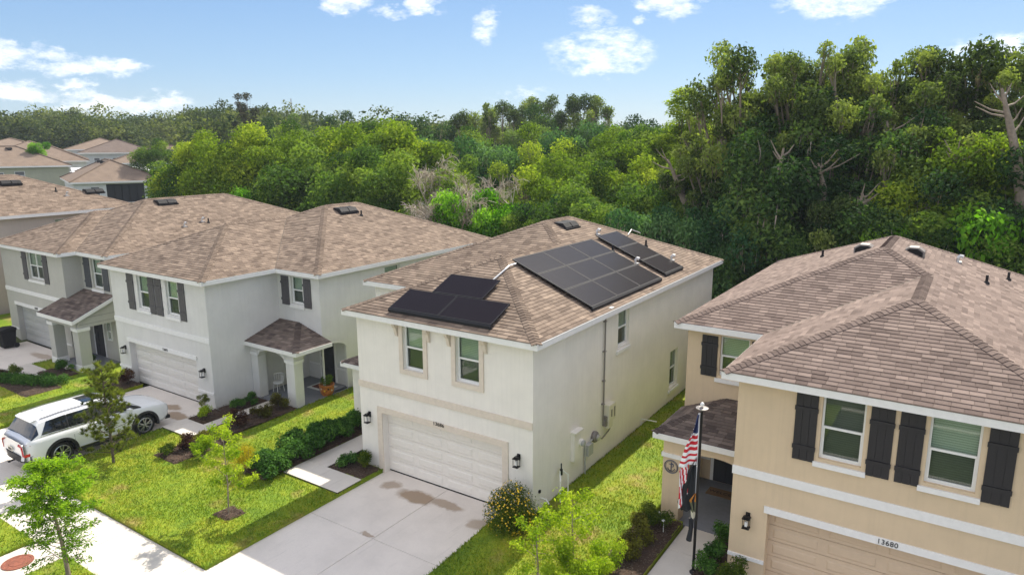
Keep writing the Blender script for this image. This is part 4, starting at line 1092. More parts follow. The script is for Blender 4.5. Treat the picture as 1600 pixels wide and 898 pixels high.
# ================================================================== FOLIAGE
def leaf_quads(P, Nn, L, W, rng_, bend=.25, up=None):
    """rhombus leaves at P facing Nn"""
    n = len(P); r = rng_.normal(size=(n, 3)) if up is None else up + rng_.normal(size=(n, 3)) * .4
    T = np.cross(Nn, r); T /= np.linalg.norm(T, axis=1, keepdims=True) + 1e-9
    if up is not None: T = r - Nn * np.sum(r * Nn, axis=1, keepdims=True); T /= np.linalg.norm(T, axis=1, keepdims=True) + 1e-9
    B = np.cross(Nn, T)
    L = L[:, None]; W = W[:, None]
    V = np.empty((n, 4, 3)); V[:, 0] = P - T * L * .5; V[:, 1] = P + B * W * .5 + Nn * L * bend * .3; V[:, 2] = P + T * L * .5 - Nn * L * bend * .2; V[:, 3] = P - B * W * .5 + Nn * L * bend * .3
    return V.reshape(-1, 3), np.arange(4 * n).reshape(-1, 4)
def cloud(lobes, n, size, rng_, shell=.45, flat=.85, wl=.55, updown=.25):
    """leaves spread through lobes [(x,y,z,r,tint)]; returns V,F,tint"""
    L = np.array(lobes); w = L[:, 3] ** 2; idx = rng_.choice(len(L), n, p=w / w.sum())
    d = rng_.normal(size=(n, 3)); d[:, 2] += updown; d /= np.linalg.norm(d, axis=1, keepdims=True)
    rr = L[idx, 3] * (1 - shell * rng_.random(n) ** 1.6) * (1 + .12 * rng_.normal(size=n))
    P = L[idx, :3] + d * rr[:, None] * np.array([1, 1, flat])
    N_ = d * .55 + rng_.normal(size=(n, 3)) * .6 + np.array([0, 0, .35]); N_ /= np.linalg.norm(N_, axis=1, keepdims=True)
    s = size * rng_.uniform(.6, 1.4, n); V, F = leaf_quads(P, N_, s, s * wl, rng_)
    t = np.clip(L[idx, 4] + rng_.normal(0, .16, n), 0, 1)
    return V, F, t
ASP = {0: 1.15, 1: 1.15, 2: 1.4, 3: 1.2, 4: 1.4, 5: 1.4, 6: 1.3, 7: 3.0, 8: 2.2}
def rnd_lobes(rnd, n, rmin, rmax, shape=(1, 1, 1), ybias=.2, hollow=.55):
    out_ = []
    for i in range(n):
        while True:
            p = Vector((rnd.gauss(0, 1), rnd.gauss(0, 1), rnd.gauss(ybias, 1)))
            if p.length > .01: break
        p.normalize(); r = rnd.uniform(rmin, rmax); k = (1 - r) * (hollow + (1 - hollow) * rnd.random())
        out_.append((p.x * k * shape[0], p.y * k * shape[1], p.z * k * shape[2], r, rnd.uniform(.05, .92)))
    return out_
PROTO = {}
def limb_mesh(name, lobes, base, rnd, r0=.05, mat='bark', twigs=0):
    m = MB(); base = Vector(base)
    for (x, y, z, r, t) in lobes:
        e = Vector((x, y, z)); mid = base.lerp(e, .5) + Vector((rnd.uniform(-.1, .1), rnd.uniform(-.1, .1), rnd.uniform(-.05, .12)))
        m.tube([base, base.lerp(mid, .6) + Vector((0, 0, .03)), mid, e], [r0, r0 * .75, r0 * .5, r0 * .15], 5)
        for k in range(twigs):
            q = e + Vector((rnd.gauss(0, 1), rnd.gauss(0, 1), rnd.gauss(.3, 1))).normalized() * r * .95
            m.tube([mid.lerp(e, rnd.uniform(.4, 1)), q], [r0 * .2, r0 * .06], 3)
    return mesh_data(name, m, mat)
KIND = {0: ('leaf_light', 'yellow_green_tree', 'tree'), 1: ('leaf_mid', 'leafy_tree', 'tree'), 2: ('leaf_dark', 'dark_oak_tree', 'tree'), 3: ('leaf_bright', 'bright_green_tree', 'tree'), 4: ('leaf_oak', 'mossy_oak_tree', 'tree'),
        5: ('leaf_blue', 'vine_covered_tree', 'tree'), 6: ('leaf_light', 'open_crowned_tree', 'tree'), 7: ('leaf_light', 'slender_tree', 'tree'), 8: ('leaf_snag', 'tall_bare_topped_tree', 'tree')}
LB = {0: ('yellow-green round crowned tree in the woodland behind the houses', 'yellow-green trees in the woodland'), 1: ('mid green leafy tree in the woodland behind the houses', 'mid green trees in the woodland'),
      2: ('dark green dense tree in the woodland behind the houses', 'dark green trees in the woodland'), 3: ('small bright green tree at the woodland edge behind the roofs', 'bright green saplings at the woodland edge'),
      4: ('tall oak with ragged crown hung with grey moss in the woodland', 'mossy oaks in the woodland'), 5: ('blue-green tree smothered in vines in the woodland behind the houses', 'vine covered trees in the woodland'),
      6: ('light green open crowned tree with pale bare limbs among darker trees', None), 7: ('slender yellow-green tree standing clear above the canopy left of the big oaks', None), 8: ('dark ragged tree towering alone over the far woods at left', None)}
def make_protos():
    for kind in range(9):
        vs_ = []
        for v in range({0: 3, 1: 3, 2: 3, 3: 2, 4: 4, 5: 2, 6: 1, 7: 1, 8: 1}[kind]):
            rnd = random.Random(100 * kind + v); rg = np.random.default_rng(100 * kind + v); parts = {}
            if kind in (0, 1): lobes = rnd_lobes(rnd, 34, .15, .3, ybias=.35); n, sz = 23000, .043
            elif kind == 2: lobes = rnd_lobes(rnd, 30, .15, .32, ybias=.2); n, sz = 22000, .045
            elif kind == 3: lobes = rnd_lobes(rnd, 16, .2, .36, ybias=.3); n, sz = 10000, .065
            elif kind == 4: lobes = rnd_lobes(rnd, 34, .1, .2, ybias=.15, hollow=.45, shape=(1.15, 1.15, 1)); n, sz = 16000, .04
            elif kind == 5: lobes = rnd_lobes(rnd, 22, .16, .34, ybias=.0); n, sz = 18000, .046
            elif kind == 6: lobes = rnd_lobes(rnd, 18, .14, .26, ybias=.4); n, sz = 13000, .036
            elif kind == 7: lobes = [(rnd.gauss(0, .3) * (1.2 - i / 16), rnd.gauss(0, .3) * (1.2 - i / 16), -1 + i * 2 / 15, rnd.uniform(.16, .34), rnd.uniform(.3, .9)) for i in range(16)]; n, sz = 9000, .07
            else: lobes = [(rnd.gauss(0, .38), rnd.gauss(0, .38), rnd.uniform(-1, .95), rnd.uniform(.12, .26), rnd.uniform(.2, .8)) for i in range(30)]; n, sz = 7000, .07
            lobes = [(x, y, z * ASP[kind] * (1 - q * .3), q, tt) for x, y, z, q, tt in lobes]
            V, F, t = cloud(lobes, n, sz, rg, shell=.6 if kind in (4, 7, 8) else .45)
            rr_ = np.percentile(np.hypot(V[:, 0], V[:, 1]), 97); V[:, :2] *= 1 / rr_; kz = ASP[kind] / np.percentile(V[:, 2], 99.97); V[:, 2] *= kz
            lobes = [(x / rr_, y / rr_, z * kz, q, tt) for x, y, z, q, tt in lobes]
            parts['crown'] = np_mesh('crown', V, F, KIND[kind][0], t)
            if kind in (4, 6, 7, 8): parts['limbs'] = limb_mesh('limbs', lobes, (0, 0, -1.1 * ASP[kind]), rnd, .05, 'bark_pale' if kind in (6, 4) else 'bark', 4 if kind in (4, 8) else 2)
            if kind in (4,) or (kind == 2 and v == 0):
                Lb = np.array(lobes); nm = 550 if kind == 4 else 400; idx = rg.choice(len(Lb), nm); a = rg.uniform(0, 6.28, nm); q = Lb[idx, 3] * rg.uniform(.1, .95, nm)
                P = np.c_[Lb[idx, 0] + np.cos(a) * q, Lb[idx, 1] + np.sin(a) * q, Lb[idx, 2] - Lb[idx, 3] * rg.uniform(.3, 1.1, nm)]
                Nn = np.c_[np.cos(a), np.sin(a), np.zeros(nm)]; ls = rg.uniform(.04, .13, nm)
                V, F = leaf_quads(P, Nn, ls, ls * .13, rg, .1, up=np.array([0, 0, 6.0])); parts['moss'] = np_mesh('moss', V, F, 'moss_strands', rg.uniform(0, 1, nm))
            if kind == 5 or (kind == 2 and v == 1):
                Lb = np.array(lobes); nm = 900; idx = rg.choice(len(Lb), nm); a = rg.uniform(0, 6.28, nm); q = Lb[idx, 3] * rg.uniform(.6, 1.1, nm)
                P = np.c_[Lb[idx, 0] + np.cos(a) * q, Lb[idx, 1] + np.sin(a) * q, Lb[idx, 2] - Lb[idx, 3] * rg.uniform(-.2, 1.3, nm)]
                ls = rg.uniform(.08, .3, nm); V, F = leaf_quads(P, np.c_[np.cos(a), np.sin(a), np.zeros(nm)], ls, ls * .05, rg, .1, up=np.array([0, 0, 3.0])); parts['dry_vines'] = np_mesh('dry_vines', V, F, 'dead_twig', rg.uniform(0, .8, nm))
            vs_.append(parts)
        PROTO[kind] = vs_
make_protos()
tr = MB(); tr.tube([(0, 0, -.03), (.03, .01, .3), (-.02, .02, .65), (0, 0, 1.02)], [1.25, .9, .8, .55], 9); TRUNK = mesh_data('trunk', tr, 'bark', smooth=True)
TREELIST = []
SHORT = {0: 'yellow-green round crowned tree', 1: 'mid green leafy tree', 2: 'dark green dense tree', 3: 'small bright green tree', 4: 'ragged moss-hung oak', 5: 'blue-green vine-covered tree'}
ZONES = [(330, 'beyond the slate grey roof'), (470, 'behind the dip between the grey roofs'), (640, 'behind the grey house ridge'), (800, 'around the dead vine tree'), (960, 'above the solar panel roof'), (1120, 'behind the cream house rear corner'), (1300, 'between cream and tan houses'), (1450, 'behind the tan roof peak'), (9999, 'at the far right edge')]
NTH = ['first', 'second', 'third', 'fourth', 'fifth', 'sixth', 'seventh', 'eighth', 'ninth', 'tenth', 'eleventh', 'twelfth', 'thirteenth', 'fourteenth', 'fifteenth', 'sixteenth', 'seventeenth', 'eighteenth', 'nineteenth', 'twentieth']
def label_trees():
    g_ = {}
    for (t, k, x, y, z) in TREELIST:
        d = Vector((x, y, z)) - CAM; px = 800 + 1086.77 * d.dot(cr) / d.dot(fwd); dd = math.hypot(d.x, d.y)
        zone = next(n for lim, n in ZONES if px < lim); tier = 'front rows' if dd < 48 else ('middle rows' if dd < 72 else 'back rows')
        g_.setdefault((k, zone, tier), []).append((px, t))
    for (k, zone, tier), l in g_.items():
        l.sort(key=lambda q: q[0])
        for i, (px, t) in enumerate(l):
            t['label'] = '%s, %s %s' % (SHORT[k], tier, zone) + ('' if len(l) == 1 else ', %s from left' % NTH[min(i, 19)])
def tree(x, y, top, r, kind, seed, label=None, group=None):
    rnd = random.Random(seed); z0 = terrain(x, y) - .05; h = top - z0
    lb, gp = LB[kind]
    t = thing(KIND[kind][1], label or lb, KIND[kind][2], (x, y, z0), None if label else gp)
    if gp and not label: TREELIST.append((t, kind, x, y, top - r))
    cz = h - r * ASP[kind] * .97
    pr_ = rnd.choice(PROTO[kind]); a = rnd.uniform(0, 6.28)
    for nm, me in pr_.items():
        o = link(nm, me, t); o.location = (0, 0, cz); o.scale = (r, r, r); o.rotation_euler = (0, 0, a)
        if nm in ('moss', 'dry_vines'): o['kind'] = 'stuff'
    o = link('trunk', TRUNK, t); o.scale = (.2 + r * .03, .2 + r * .03, max(cz - r * .2, .5)); o.rotation_euler = (0, 0, a)
    return t
SNAGS = [((3.4, 21.2, 7.2), (3.0, 21.1, 9.6), 'pale split trunk standing left of the tan roof peak'), ((7.7, 21.6, 7.8), (8.7, 21.7, 10.2), 'thick pale trunk leaning right behind the tan roof'), ((4.9, 20.4, 7.0), (5.1, 20.4, 8.3), 'short pale broken trunk just above the tan roof peak'), ((-5.0, 25.1, 7.1), (-6.0, 24.8, 9.6), 'forked leaning trunk behind the rear corner of the cream house'), ((10.8, 21.6, 9.8), (9.9, 21.7, 12.8), 'heavy bare limb bending in at the right edge'), ((1.2, 21.7, 7.1), (1.2, 21.8, 10.3), 'straight dark trunk in the gap between the two houses'), ((6.1, 24.5, 8.1), (5.4, 24.4, 11.6), 'tall pale trunk under the mossy oaks')]
OAKS = [(-2.0,26.1,13.2), (-1.4,30.4,15.4), (0.7,27.8,15.7), (3.3,25.2,12.9), (3.6,31.3,14.6), (6.0,27.5,13.9), (7.8,28.6,13.9), (8.8,26.7,12.8), (10.6,31.6,13.0), (-5.3,29.3,12.8)]
TREES = [(-52.2,21.8,8.4,3.0,1), (-51.6,20.7,6.8,2.6,1), (-47.7,21.5,11.6,4.0,0), (-48.9,21.4,10.2,4.1,1), (-43.9,21.8,12.0,4.8,0), (-45.0,21.9,9.8,4.9,1), (-41.3,23.5,12.1,4.6,0), (-40.1,21.8,10.2,4.8,0), (-36.2,21.9,10.4,4.7,1), (-40.3,27.9,11.6,5.0,0), (-32.3,21.9,9.8,4.9,1), (-35.6,27.2,12.1,5.0,0), (-28.0,22.1,10.4,4.6,4), (-31.9,28.0,12.4,5.2,0), (-28.9,28.1,11.8,4.8,0), (-23.8,21.9,10.0,4.0,4), (-43.4,36.4,12.8,5.0,1), (-51.8,36.0,12.8,5.0,1), (-29.0,30.7,10.6,3.5,1), (-39.3,45.5,10.4,4.5,1), (-38.5,48.6,12.2,5.0,1), (-31.9,43.6,11.1,4.5,5), (-28.6,43.4,12.4,4.8,6), (-32.4,55.1,11.8,5.5,5), (-33.1,61.7,11.9,5.5,2), (-56.1,66.6,13.6,6.0,2), (-62.2,68.0,14.2,6.0,2), (-68.5,69.2,14.6,6.0,2), (-52.8,69.2,15.2,5.5,4), (-52.1,75.8,16.5,6.0,4), (-45.8,73.9,15.8,5.5,2), (-51.3,85.8,17.8,6.0,4), (-41.6,79.8,17.5,6.0,4), (-36.0,79.3,15.4,6.0,4), (-35.9,87.0,14.4,6.0,2), (-32.9,86.2,13.6,6.0,2), (-31.6,64.7,13.1,5.5,5), (-15.2,25.8,8.9,3.8,0), (-14.7,22.6,8.1,3.0,1), (-12.1,23.0,8.0,3.4,1), (-15.0,30.5,9.3,3.8,0), (-14.5,35.3,10.9,4.4,0), (-12.9,29.4,9.2,4.2,1), (-11.7,32.1,9.6,4.2,0), (-8.3,27.1,8.1,3.8,1), (-18.3,48.9,11.6,4.8,0), (-10.1,35.0,9.8,3.8,0), (-10.8,39.0,14.6,1.9,7), (-12.2,40.6,12.2,3.0,0), (-10.9,43.2,12.7,3.8,0), (-10.2,47.7,12.9,4.6,0), (-7.8,46.3,12.5,4.4,0), (-5.4,28.2,9.9,3.6,0), (-4.3,28.6,10.1,3.6,0), (-2.6,27.0,9.6,3.4,2), (-8.0,21.8,7.0,2.6,1), (-5.8,20.5,7.1,2.6,5), (-4.4,21.1,6.7,2.7,5), (-2.8,20.6,7.2,2.5,5), (-1.9,20.9,6.7,2.4,5), (-2.6,20.7,5.2,2.1,5), (-1.0,20.1,5.4,1.9,5), (-9.8,22.0,6.6,2.4,1), (-5.7,25.9,8.0,3.2,1), (-17.7,20.5,7.7,2.3,3), (-16.0,20.5,6.8,2.2,3), (-18.6,19.8,6.1,1.7,3), (-14.6,20.3,6.7,2.1,3), (-13.1,20.1,6.5,2.2,1), (-16.8,19.9,5.6,1.7,3), (-47.6,19.6,7.0,2.2,3), (-45.0,20.1,7.3,2.3,3), (-42.7,19.9,6.7,2.0,3), (-37.9,19.8,7.3,2.3,3), (-36.5,19.9,6.3,2.1,3), (-34.1,19.8,6.1,2.0,1), (-32.6,20.0,5.8,1.9,3), (-40.2,20.0,6.3,2.0,1), (-24.9,19.5,7.5,1.7,1), (-21.9,19.6,5.9,1.7,5), (-50.1,19.4,5.3,1.8,1), (-1.8,28.2,16.4,5.0,4), (-3.4,26.7,14.4,3.4,4), (0.2,27.7,13.8,4.2,2), (1.1,29.9,16.4,5.4,4), (3.1,28.2,15.3,4.2,4), (4.7,29.4,14.8,4.6,4), (6.6,30.6,15.5,4.2,4), (5.2,24.4,12.5,3.6,2), (9.2,30.7,15.7,5.2,4), (10.5,28.6,14.2,4.0,4), (8.0,31.6,14.4,3.8,4), (1.4,23.9,11.6,4.4,2), (-0.6,24.4,11.0,4.2,2), (3.6,22.2,10.7,4.0,2), (7.0,23.6,11.2,4.0,4), (8.6,22.6,11.1,3.6,0), (10.0,24.7,11.5,4.0,4), (12.1,28.6,13.7,5.0,4), (13.4,30.5,14.6,5.0,4), (11.9,22.6,10.3,4.0,2), (0.0,21.5,8.4,3.3,5), (1.8,21.9,8.6,3.6,2), (1.2,20.7,7.1,2.6,5), (3.7,21.2,8.2,3.1,4), (5.0,21.4,8.7,3.3,2), (6.4,21.5,8.6,3.3,1), (7.6,21.6,9.2,3.5,2), (2.9,20.1,7.1,2.1,2), (4.5,20.3,7.0,2.0,0), (5.5,20.4,7.3,2.4,2), (7.1,20.6,7.4,2.4,2), (9.0,20.7,7.9,2.6,5), (9.8,20.7,8.5,2.9,1), (8.6,20.6,7.3,2.2,3), (10.4,20.7,7.6,2.5,5), (11.2,20.6,8.0,2.9,3), (12.3,21.6,8.5,3.4,5), (11.1,21.6,9.3,3.5,4), (6.3,20.5,7.1,1.8,3), (0.1,20.5,5.9,2.0,5), (-0.8,21.2,7.4,2.8,2), (13.6,21.4,9.1,3.7,2), (-95.1,61.8,18.6,3.4,8), (-98.8,73.3,15.6,5.0,2), (-82.8,68.9,14.9,5.5,2), (-85.5,58.0,14.3,5.0,2), (-106.2,63.5,15.3,6.0,2), (-83.5,75.5,15.8,5.0,2), (-81.7,36.6,11.1,3.2,1), (-105.8,33.0,10.8,1.6,3)]
UNIQ = {}
def uniq(i, s): UNIQ[i] = s
_lab4 = ['tallest mossy oak rising in the middle of the right-hand tree group', 'ragged mossy oak at the right edge of the photo with a forked bare top']
near4 = [i for i, t in enumerate(TREES) if t[4] == 4 and t[2] > 14 and t[1] < 36]
if near4:
    UNIQ[max(near4, key=lambda i: TREES[i][2])] = 'tallest mossy oak in the group behind the tan house'
for i, (x, y, top, r, k) in enumerate(TREES):
    if k == 4 and x < -14 and y < 32: k = 1
    if k != 3 and math.hypot(x + 18.6, (y - 20.5) * .8) < 4.8: continue
    tree(x, y, top, r, k, i, UNIQ.get(i))
# more trees deeper in the wood, standing behind and between the ones above
rt = random.Random(11); placed = 0
while placed < 75:
    az = math.radians(rt.uniform(-62, 24)); d = rt.uniform(58, 108)
    x, y = CAM.x + math.sin(az) * d, CAM.y + math.cos(az) * d
    if y < 26 or x < -66: continue
    tree(x, y, 10.66 + rt.uniform(-.004, .022) * d, rt.uniform(4, 5.6), rt.choice([0, 1, 1, 2, 2, 5]), 500 + placed); placed += 1
# second rank filling under the crowns near the edge of the wood
for i in range(46):
    az = math.radians(-58 + i * 1.8 + rt.uniform(-.6, .6)); d = rt.uniform(40, 50)
    x, y = CAM.x + math.sin(az) * d, CAM.y + math.cos(az) * d
    if y < 19.5 or x < -38 or math.hypot(x + 18.6, y - 20) < 4.6: continue
    tree(x, y, rt.uniform(5.2, 7.8), rt.uniform(2.2, 3.2), rt.choice([1, 2, 5, 1]), 800 + i)
for k_, (px_, tp_, d_, r_) in enumerate([(1165, 150, 43, 3.6), (1215, 95, 47, 3.8), (1260, 75, 44, 3.6), (1320, 150, 41, 3.6), (1360, 110, 47, 4.0), (1425, 120, 43, 3.6), (1490, 120, 44, 3.4), (1520, 150, 42, 3.4), (1585, 150, 47, 4.0), (1105, 165, 47, 2.8)]):
    x, y, z = OAKS[k_]; tree(x, y, z, r_, 4, 900 + k_)
label_trees()
# undergrowth
Lb = []
for i in range(420):
    az = math.radians(rt.uniform(-60, 24)); d = rt.uniform(35, 60); x, y = CAM.x + math.sin(az) * d, CAM.y + math.cos(az) * d
    if y < 18.5 or x < -40: continue
    r = rt.uniform(.9, 2.0); Lb.append((x, y, r * .6 + terrain(x, y), r, rt.uniform(.2, .8)))
V, F, t_ = cloud(Lb, 52000, .3, np.random.default_rng(9), flat=.9)
o = link('undergrowth', np_mesh('undergrowth', V, F, 'undergrowth_leaf', t_)); o['kind'] = 'stuff'
# far wood, beyond the trees one can tell apart
Lb = []; rt = random.Random(21)
while len(Lb) < 12500:
    az = math.radians(rt.uniform(-78, 26) if rt.random() < .6 else rt.uniform(-76, -50)); d = rt.uniform(118, 300)
    if az < math.radians(-58): d = rt.uniform(178, 210) if rt.random() < .45 else rt.uniform(190, 330)
    elif az < math.radians(-50): d = rt.uniform(130, 320)
    x, y = CAM.x + math.sin(az) * d, CAM.y + math.cos(az) * d; z0 = terrain(x, y); H = (rt.uniform(8.5, 12) if az > math.radians(-58) else rt.uniform(6, 9.5)) + 1.6 * math.sin(az * 37) * math.sin(d * .09 + az * 20)
    if rt.random() < .06: H += 2.5
    R = rt.uniform(3.5, 5.5); tt = rt.uniform(.0, .95)
    front = d < (205 if az < math.radians(-58) else 150)
    for k in range(14 if front else 9):
        p = Vector((rt.gauss(0, 1), rt.gauss(0, 1), abs(rt.gauss(0, 1)) - (rt.uniform(0, 2.2) if front and k > 5 else 0))).normalized() * R * .65
        if front and k > 8: p.z = -rt.uniform(.3, 1.0) * (H - R - 1.5)
        Lb.append((x + p.x, y + p.y, z0 + H - R + p.z * .9, R * rt.uniform(.35, .62), tt + rt.uniform(-.15, .15)))
V, F, t_ = cloud(Lb, 430000, .68, np.random.default_rng(10), updown=.6)
o = link('far_wood', np_mesh('far_wood', V, F, 'leaf_far', t_)); o['kind'] = 'stuff'

# the tangle of dead vines
def dead_tree(x, y, top, r):
    t = thing('dead_vine_tree', 'leafless pale tangle of dead branches and vines between the green crowns', 'tree', (x, y, 0)); rnd = random.Random(4)
    m = MB(); tw = MB(); T3 = []
    for k in range(24):
        a = k * 2.4 + rnd.uniform(-.4, .4); L = r * rnd.uniform(.45, 1.05); hz = top * rnd.uniform(.55, .95) * (1.05 - .25 * L / r)
        base = Vector((rnd.gauss(0, r * .25), rnd.gauss(0, .6), -.1)); e = Vector((math.cos(a) * L, math.sin(a) * L * .7, hz)); mid = base.lerp(e, .5) + Vector((rnd.gauss(0, .3), rnd.gauss(0, .3), hz * .15))
        m.tube([base, mid, e], [.11, .07, .03], 5)
        for q in range(9):
            b = mid.lerp(e, rnd.uniform(-.3, 1)); d = Vector((rnd.gauss(0, 1), rnd.gauss(0, 1), rnd.gauss(.7, .6))).normalized(); l = rnd.uniform(.8, 1.9); c1 = b + d * l * .5 + Vector((0, 0, .2)); c2 = b + d * l
            tw.tube([b, c1, c2], [.035, .022, .01], 4)
            for w in range(11):
                p = c1.lerp(c2, rnd.uniform(-.6, 1.0)); dd = (d + Vector((rnd.gauss(0, .7), rnd.gauss(0, .7), rnd.gauss(.1, .8)))).normalized(); l2 = rnd.uniform(.3, 1.0); T3.append((p, p + dd * l2 * .5 + Vector((0, 0, .06)), p + dd * l2 + Vector((0, 0, -.18 * l2 * l2))))
    for a_, b_, c_ in T3: tw.tube([a_, b_, c_], [.024, .017, .008], 3, cap=False)
    tw.t = [rnd.uniform(.2, 1) for _ in tw.f]
    obj('limbs', MB_shift(m, x, y, 0), 'bark_pale', t); obj('twigs', MB_shift(tw, x, y, 0), 'dead_twig', t, 'stuff')
    n = 5000; rg = np.random.default_rng(6); idx = rg.integers(0, len(T3), n); P = np.array([tuple(T3[i][1]) for i in idx]) + rg.normal(size=(n, 3)) * .12; a = rg.uniform(0, 6.28, n); ls = rg.uniform(.15, .7, n); P[:, 2] -= ls * .4
    V, F = leaf_quads(P, np.c_[np.cos(a), np.sin(a), np.zeros(n)], ls, ls * .04 + .014, rg, .3, up=np.array([0, 0, 2.2])); link('vine_tangle', np_mesh('vine_tangle', V, F, 'dead_twig', rg.uniform(0, 1, n)), t)
def MB_shift(m, x, y, z): m.v = [(a + x, b + y, c + z) for a, b, c in m.v]; return m
dead_tree(-18.8, 20.9, 10.4, 4.3)
def snag(base, top, label, seed):
    rnd = random.Random(seed); b, t_ = Vector(base), Vector(top); g0 = b + (b - t_) * ((b.z + .2) / max(.5, t_.z - b.z)) * .6; g0.z = -.1
    t = thing('bare_trunk', label, 'tree', (g0.x, g0.y, 0)); m = MB(); mid = b.lerp(t_, .5) + Vector((rnd.gauss(0, .15), 0, 0)); m.tube([g0, b, mid, t_], [.24, .19, .14, .05], 8)
    for k in range(7):
        p = b.lerp(t_, rnd.uniform(.2, .95)); e = p + Vector((rnd.gauss(0, .75), rnd.gauss(.1, .5), rnd.uniform(.4, 1.1))); m.tube([p, p.lerp(e, .5) + Vector((0, 0, -.1)), e], [.06, .04, .015], 5)
    obj('trunk', m, 'bark_pale', t)
for k, (a_, b_, lb) in enumerate(SNAGS): snag(a_, b_, lb, k)

# ------------------------------------------------------------------ shrubs
def shrub(name, label, loc, lobes, n, size, mat, group=None, cat='shrub', stems=True, wl=.5, flowers=0, shell=.5, seed=1):
    t = thing(name, label, cat, loc, group); rg = np.random.default_rng(seed)
    V, F, tt = cloud(lobes, n, size, rg, shell=shell, wl=wl)
    V[:, 2] = np.maximum(V[:, 2], .01)
    link('foliage', np_mesh('foliage', V, F, mat, tt), t)
    if stems:
        m = MB(); rnd = random.Random(seed)
        for (x, y, z, r, _) in lobes: m.tube([(x * .15, y * .15, -.03), (x * .6, y * .6, z * .5), (x, y, z + r * .5)], [.012, .008, .004], 4)
        obj('stems', MB_shift(m, *loc), 'bark', t)
    if flowers:
        L = np.array(lobes); idx = rg.choice(len(L), flowers); d = rg.normal(size=(flowers, 3)); d /= np.linalg.norm(d, axis=1, keepdims=True); d[:, 1] = -abs(d[:, 1]); P = L[idx, :3] + d * L[idx, 3:4] * 1.03
        V, F = leaf_quads(P, d, np.full(flowers, .055), np.full(flowers, .05), rg); link('flowers', np_mesh('flowers', V, F, 'flower_yellow', rg.uniform(0, 1, flowers)), t)
    return t
def lob(rnd, n, R, H, rr=(.35, .5)):
    return [(rnd.uniform(-1, 1) * R * .6, rnd.uniform(-1, 1) * R * .6, H * rnd.uniform(.3, .8), R * rnd.uniform(*rr), rnd.uniform(.3, .75)) for _ in range(n)]
rs = random.Random(31)
hl = lob(rs, 9, .48, .72, (.4, .6)); hp = shrub('glossy_shrub', 'glossy dark green shrub in the row beside the front walk, nearest the street', (-8.55, -2.35, .2), hl, 2600, .085, 'leaf_hedge', 'row of glossy shrubs beside the walk of the cream house', wl=.6, seed=3)
for k, (x, y) in enumerate([(-8.6, -1.75), (-8.68, -1.15), (-8.7, -.55), (-8.72, .05), (-8.78, .65), (-8.85, 1.2), (-8.95, 1.75), (-9.3, -2.1), (-9.2, -.9), (-9.25, .3)]):
    c = copy_tree(hp); c.location = (x, y, .2); c['label'] = 'glossy dark shrub in the row beside the walk, %s from the street' % (NTH[k + 1] if k < 7 else ['rear one', 'rear second', 'rear third'][k - 7]); c.rotation_euler = (0, 0, k * 1.3); s_ = rs.uniform(.8, 1.05); c.scale = (s_, s_, s_ * rs.uniform(.8, 1.15))
def one(name, label, x, y, z, R, H, n, sz, mat, seed, **kw): return shrub(name, label, (x, y, z), lob(random.Random(seed), kw.pop('nl', 7), R, H, kw.pop('rr', (.35, .55))), n, sz, mat, seed=seed, **kw)
one('golden_shrub', 'golden yellow feathery shrub at the street end of the glossy shrub row', -9.3, -2.75, .15, .5, 1.0, 3200, .05, 'leaf_gold', 41, wl=.3)
shrub('lime_shrub', 'broad loose lime green shrub at the bottom edge beside the tan house walk', (2.75, -2.55, .2), lob(random.Random(77), 14, .95, 1.3, (.2, .32)), 9000, .07, 'leaf_lime', seed=77, shell=.8, wl=.45)
one('planter_shrub', 'low bright green shrub in the mulch square beside the walk', -6.95, -.5, .14, .36, .5, 1200, .08, 'leaf_hedge', 42)
one('planter_shrub', 'spiky taller shrub against the garage wall in the mulch square', -6.3, -.35, .14, .34, .6, 1200, .09, 'leaf_shrub', 43, wl=.3)
bb = [(-.1, .0, .8, .46, .4), (.3, -.1, .55, .48, .45), (-.35, -.1, .5, .45, .4), (.0, -.3, .45, .5, .5), (.45, .05, .75, .34, .6), (-.1, .2, 1.05, .34, .35), (.15, .2, .95, .36, .4), (-.45, .1, .8, .3, .35), (0, 0, .3, .5, .3), (.3, .2, .3, .45, .3)]
shrub('flowering_shrub', 'large rounded shrub dotted with small yellow flowers at the driveway corner', (-.2, -.78, .12), bb, 11000, .06, 'leaf_shrub', flowers=420, wl=.35, seed=44)
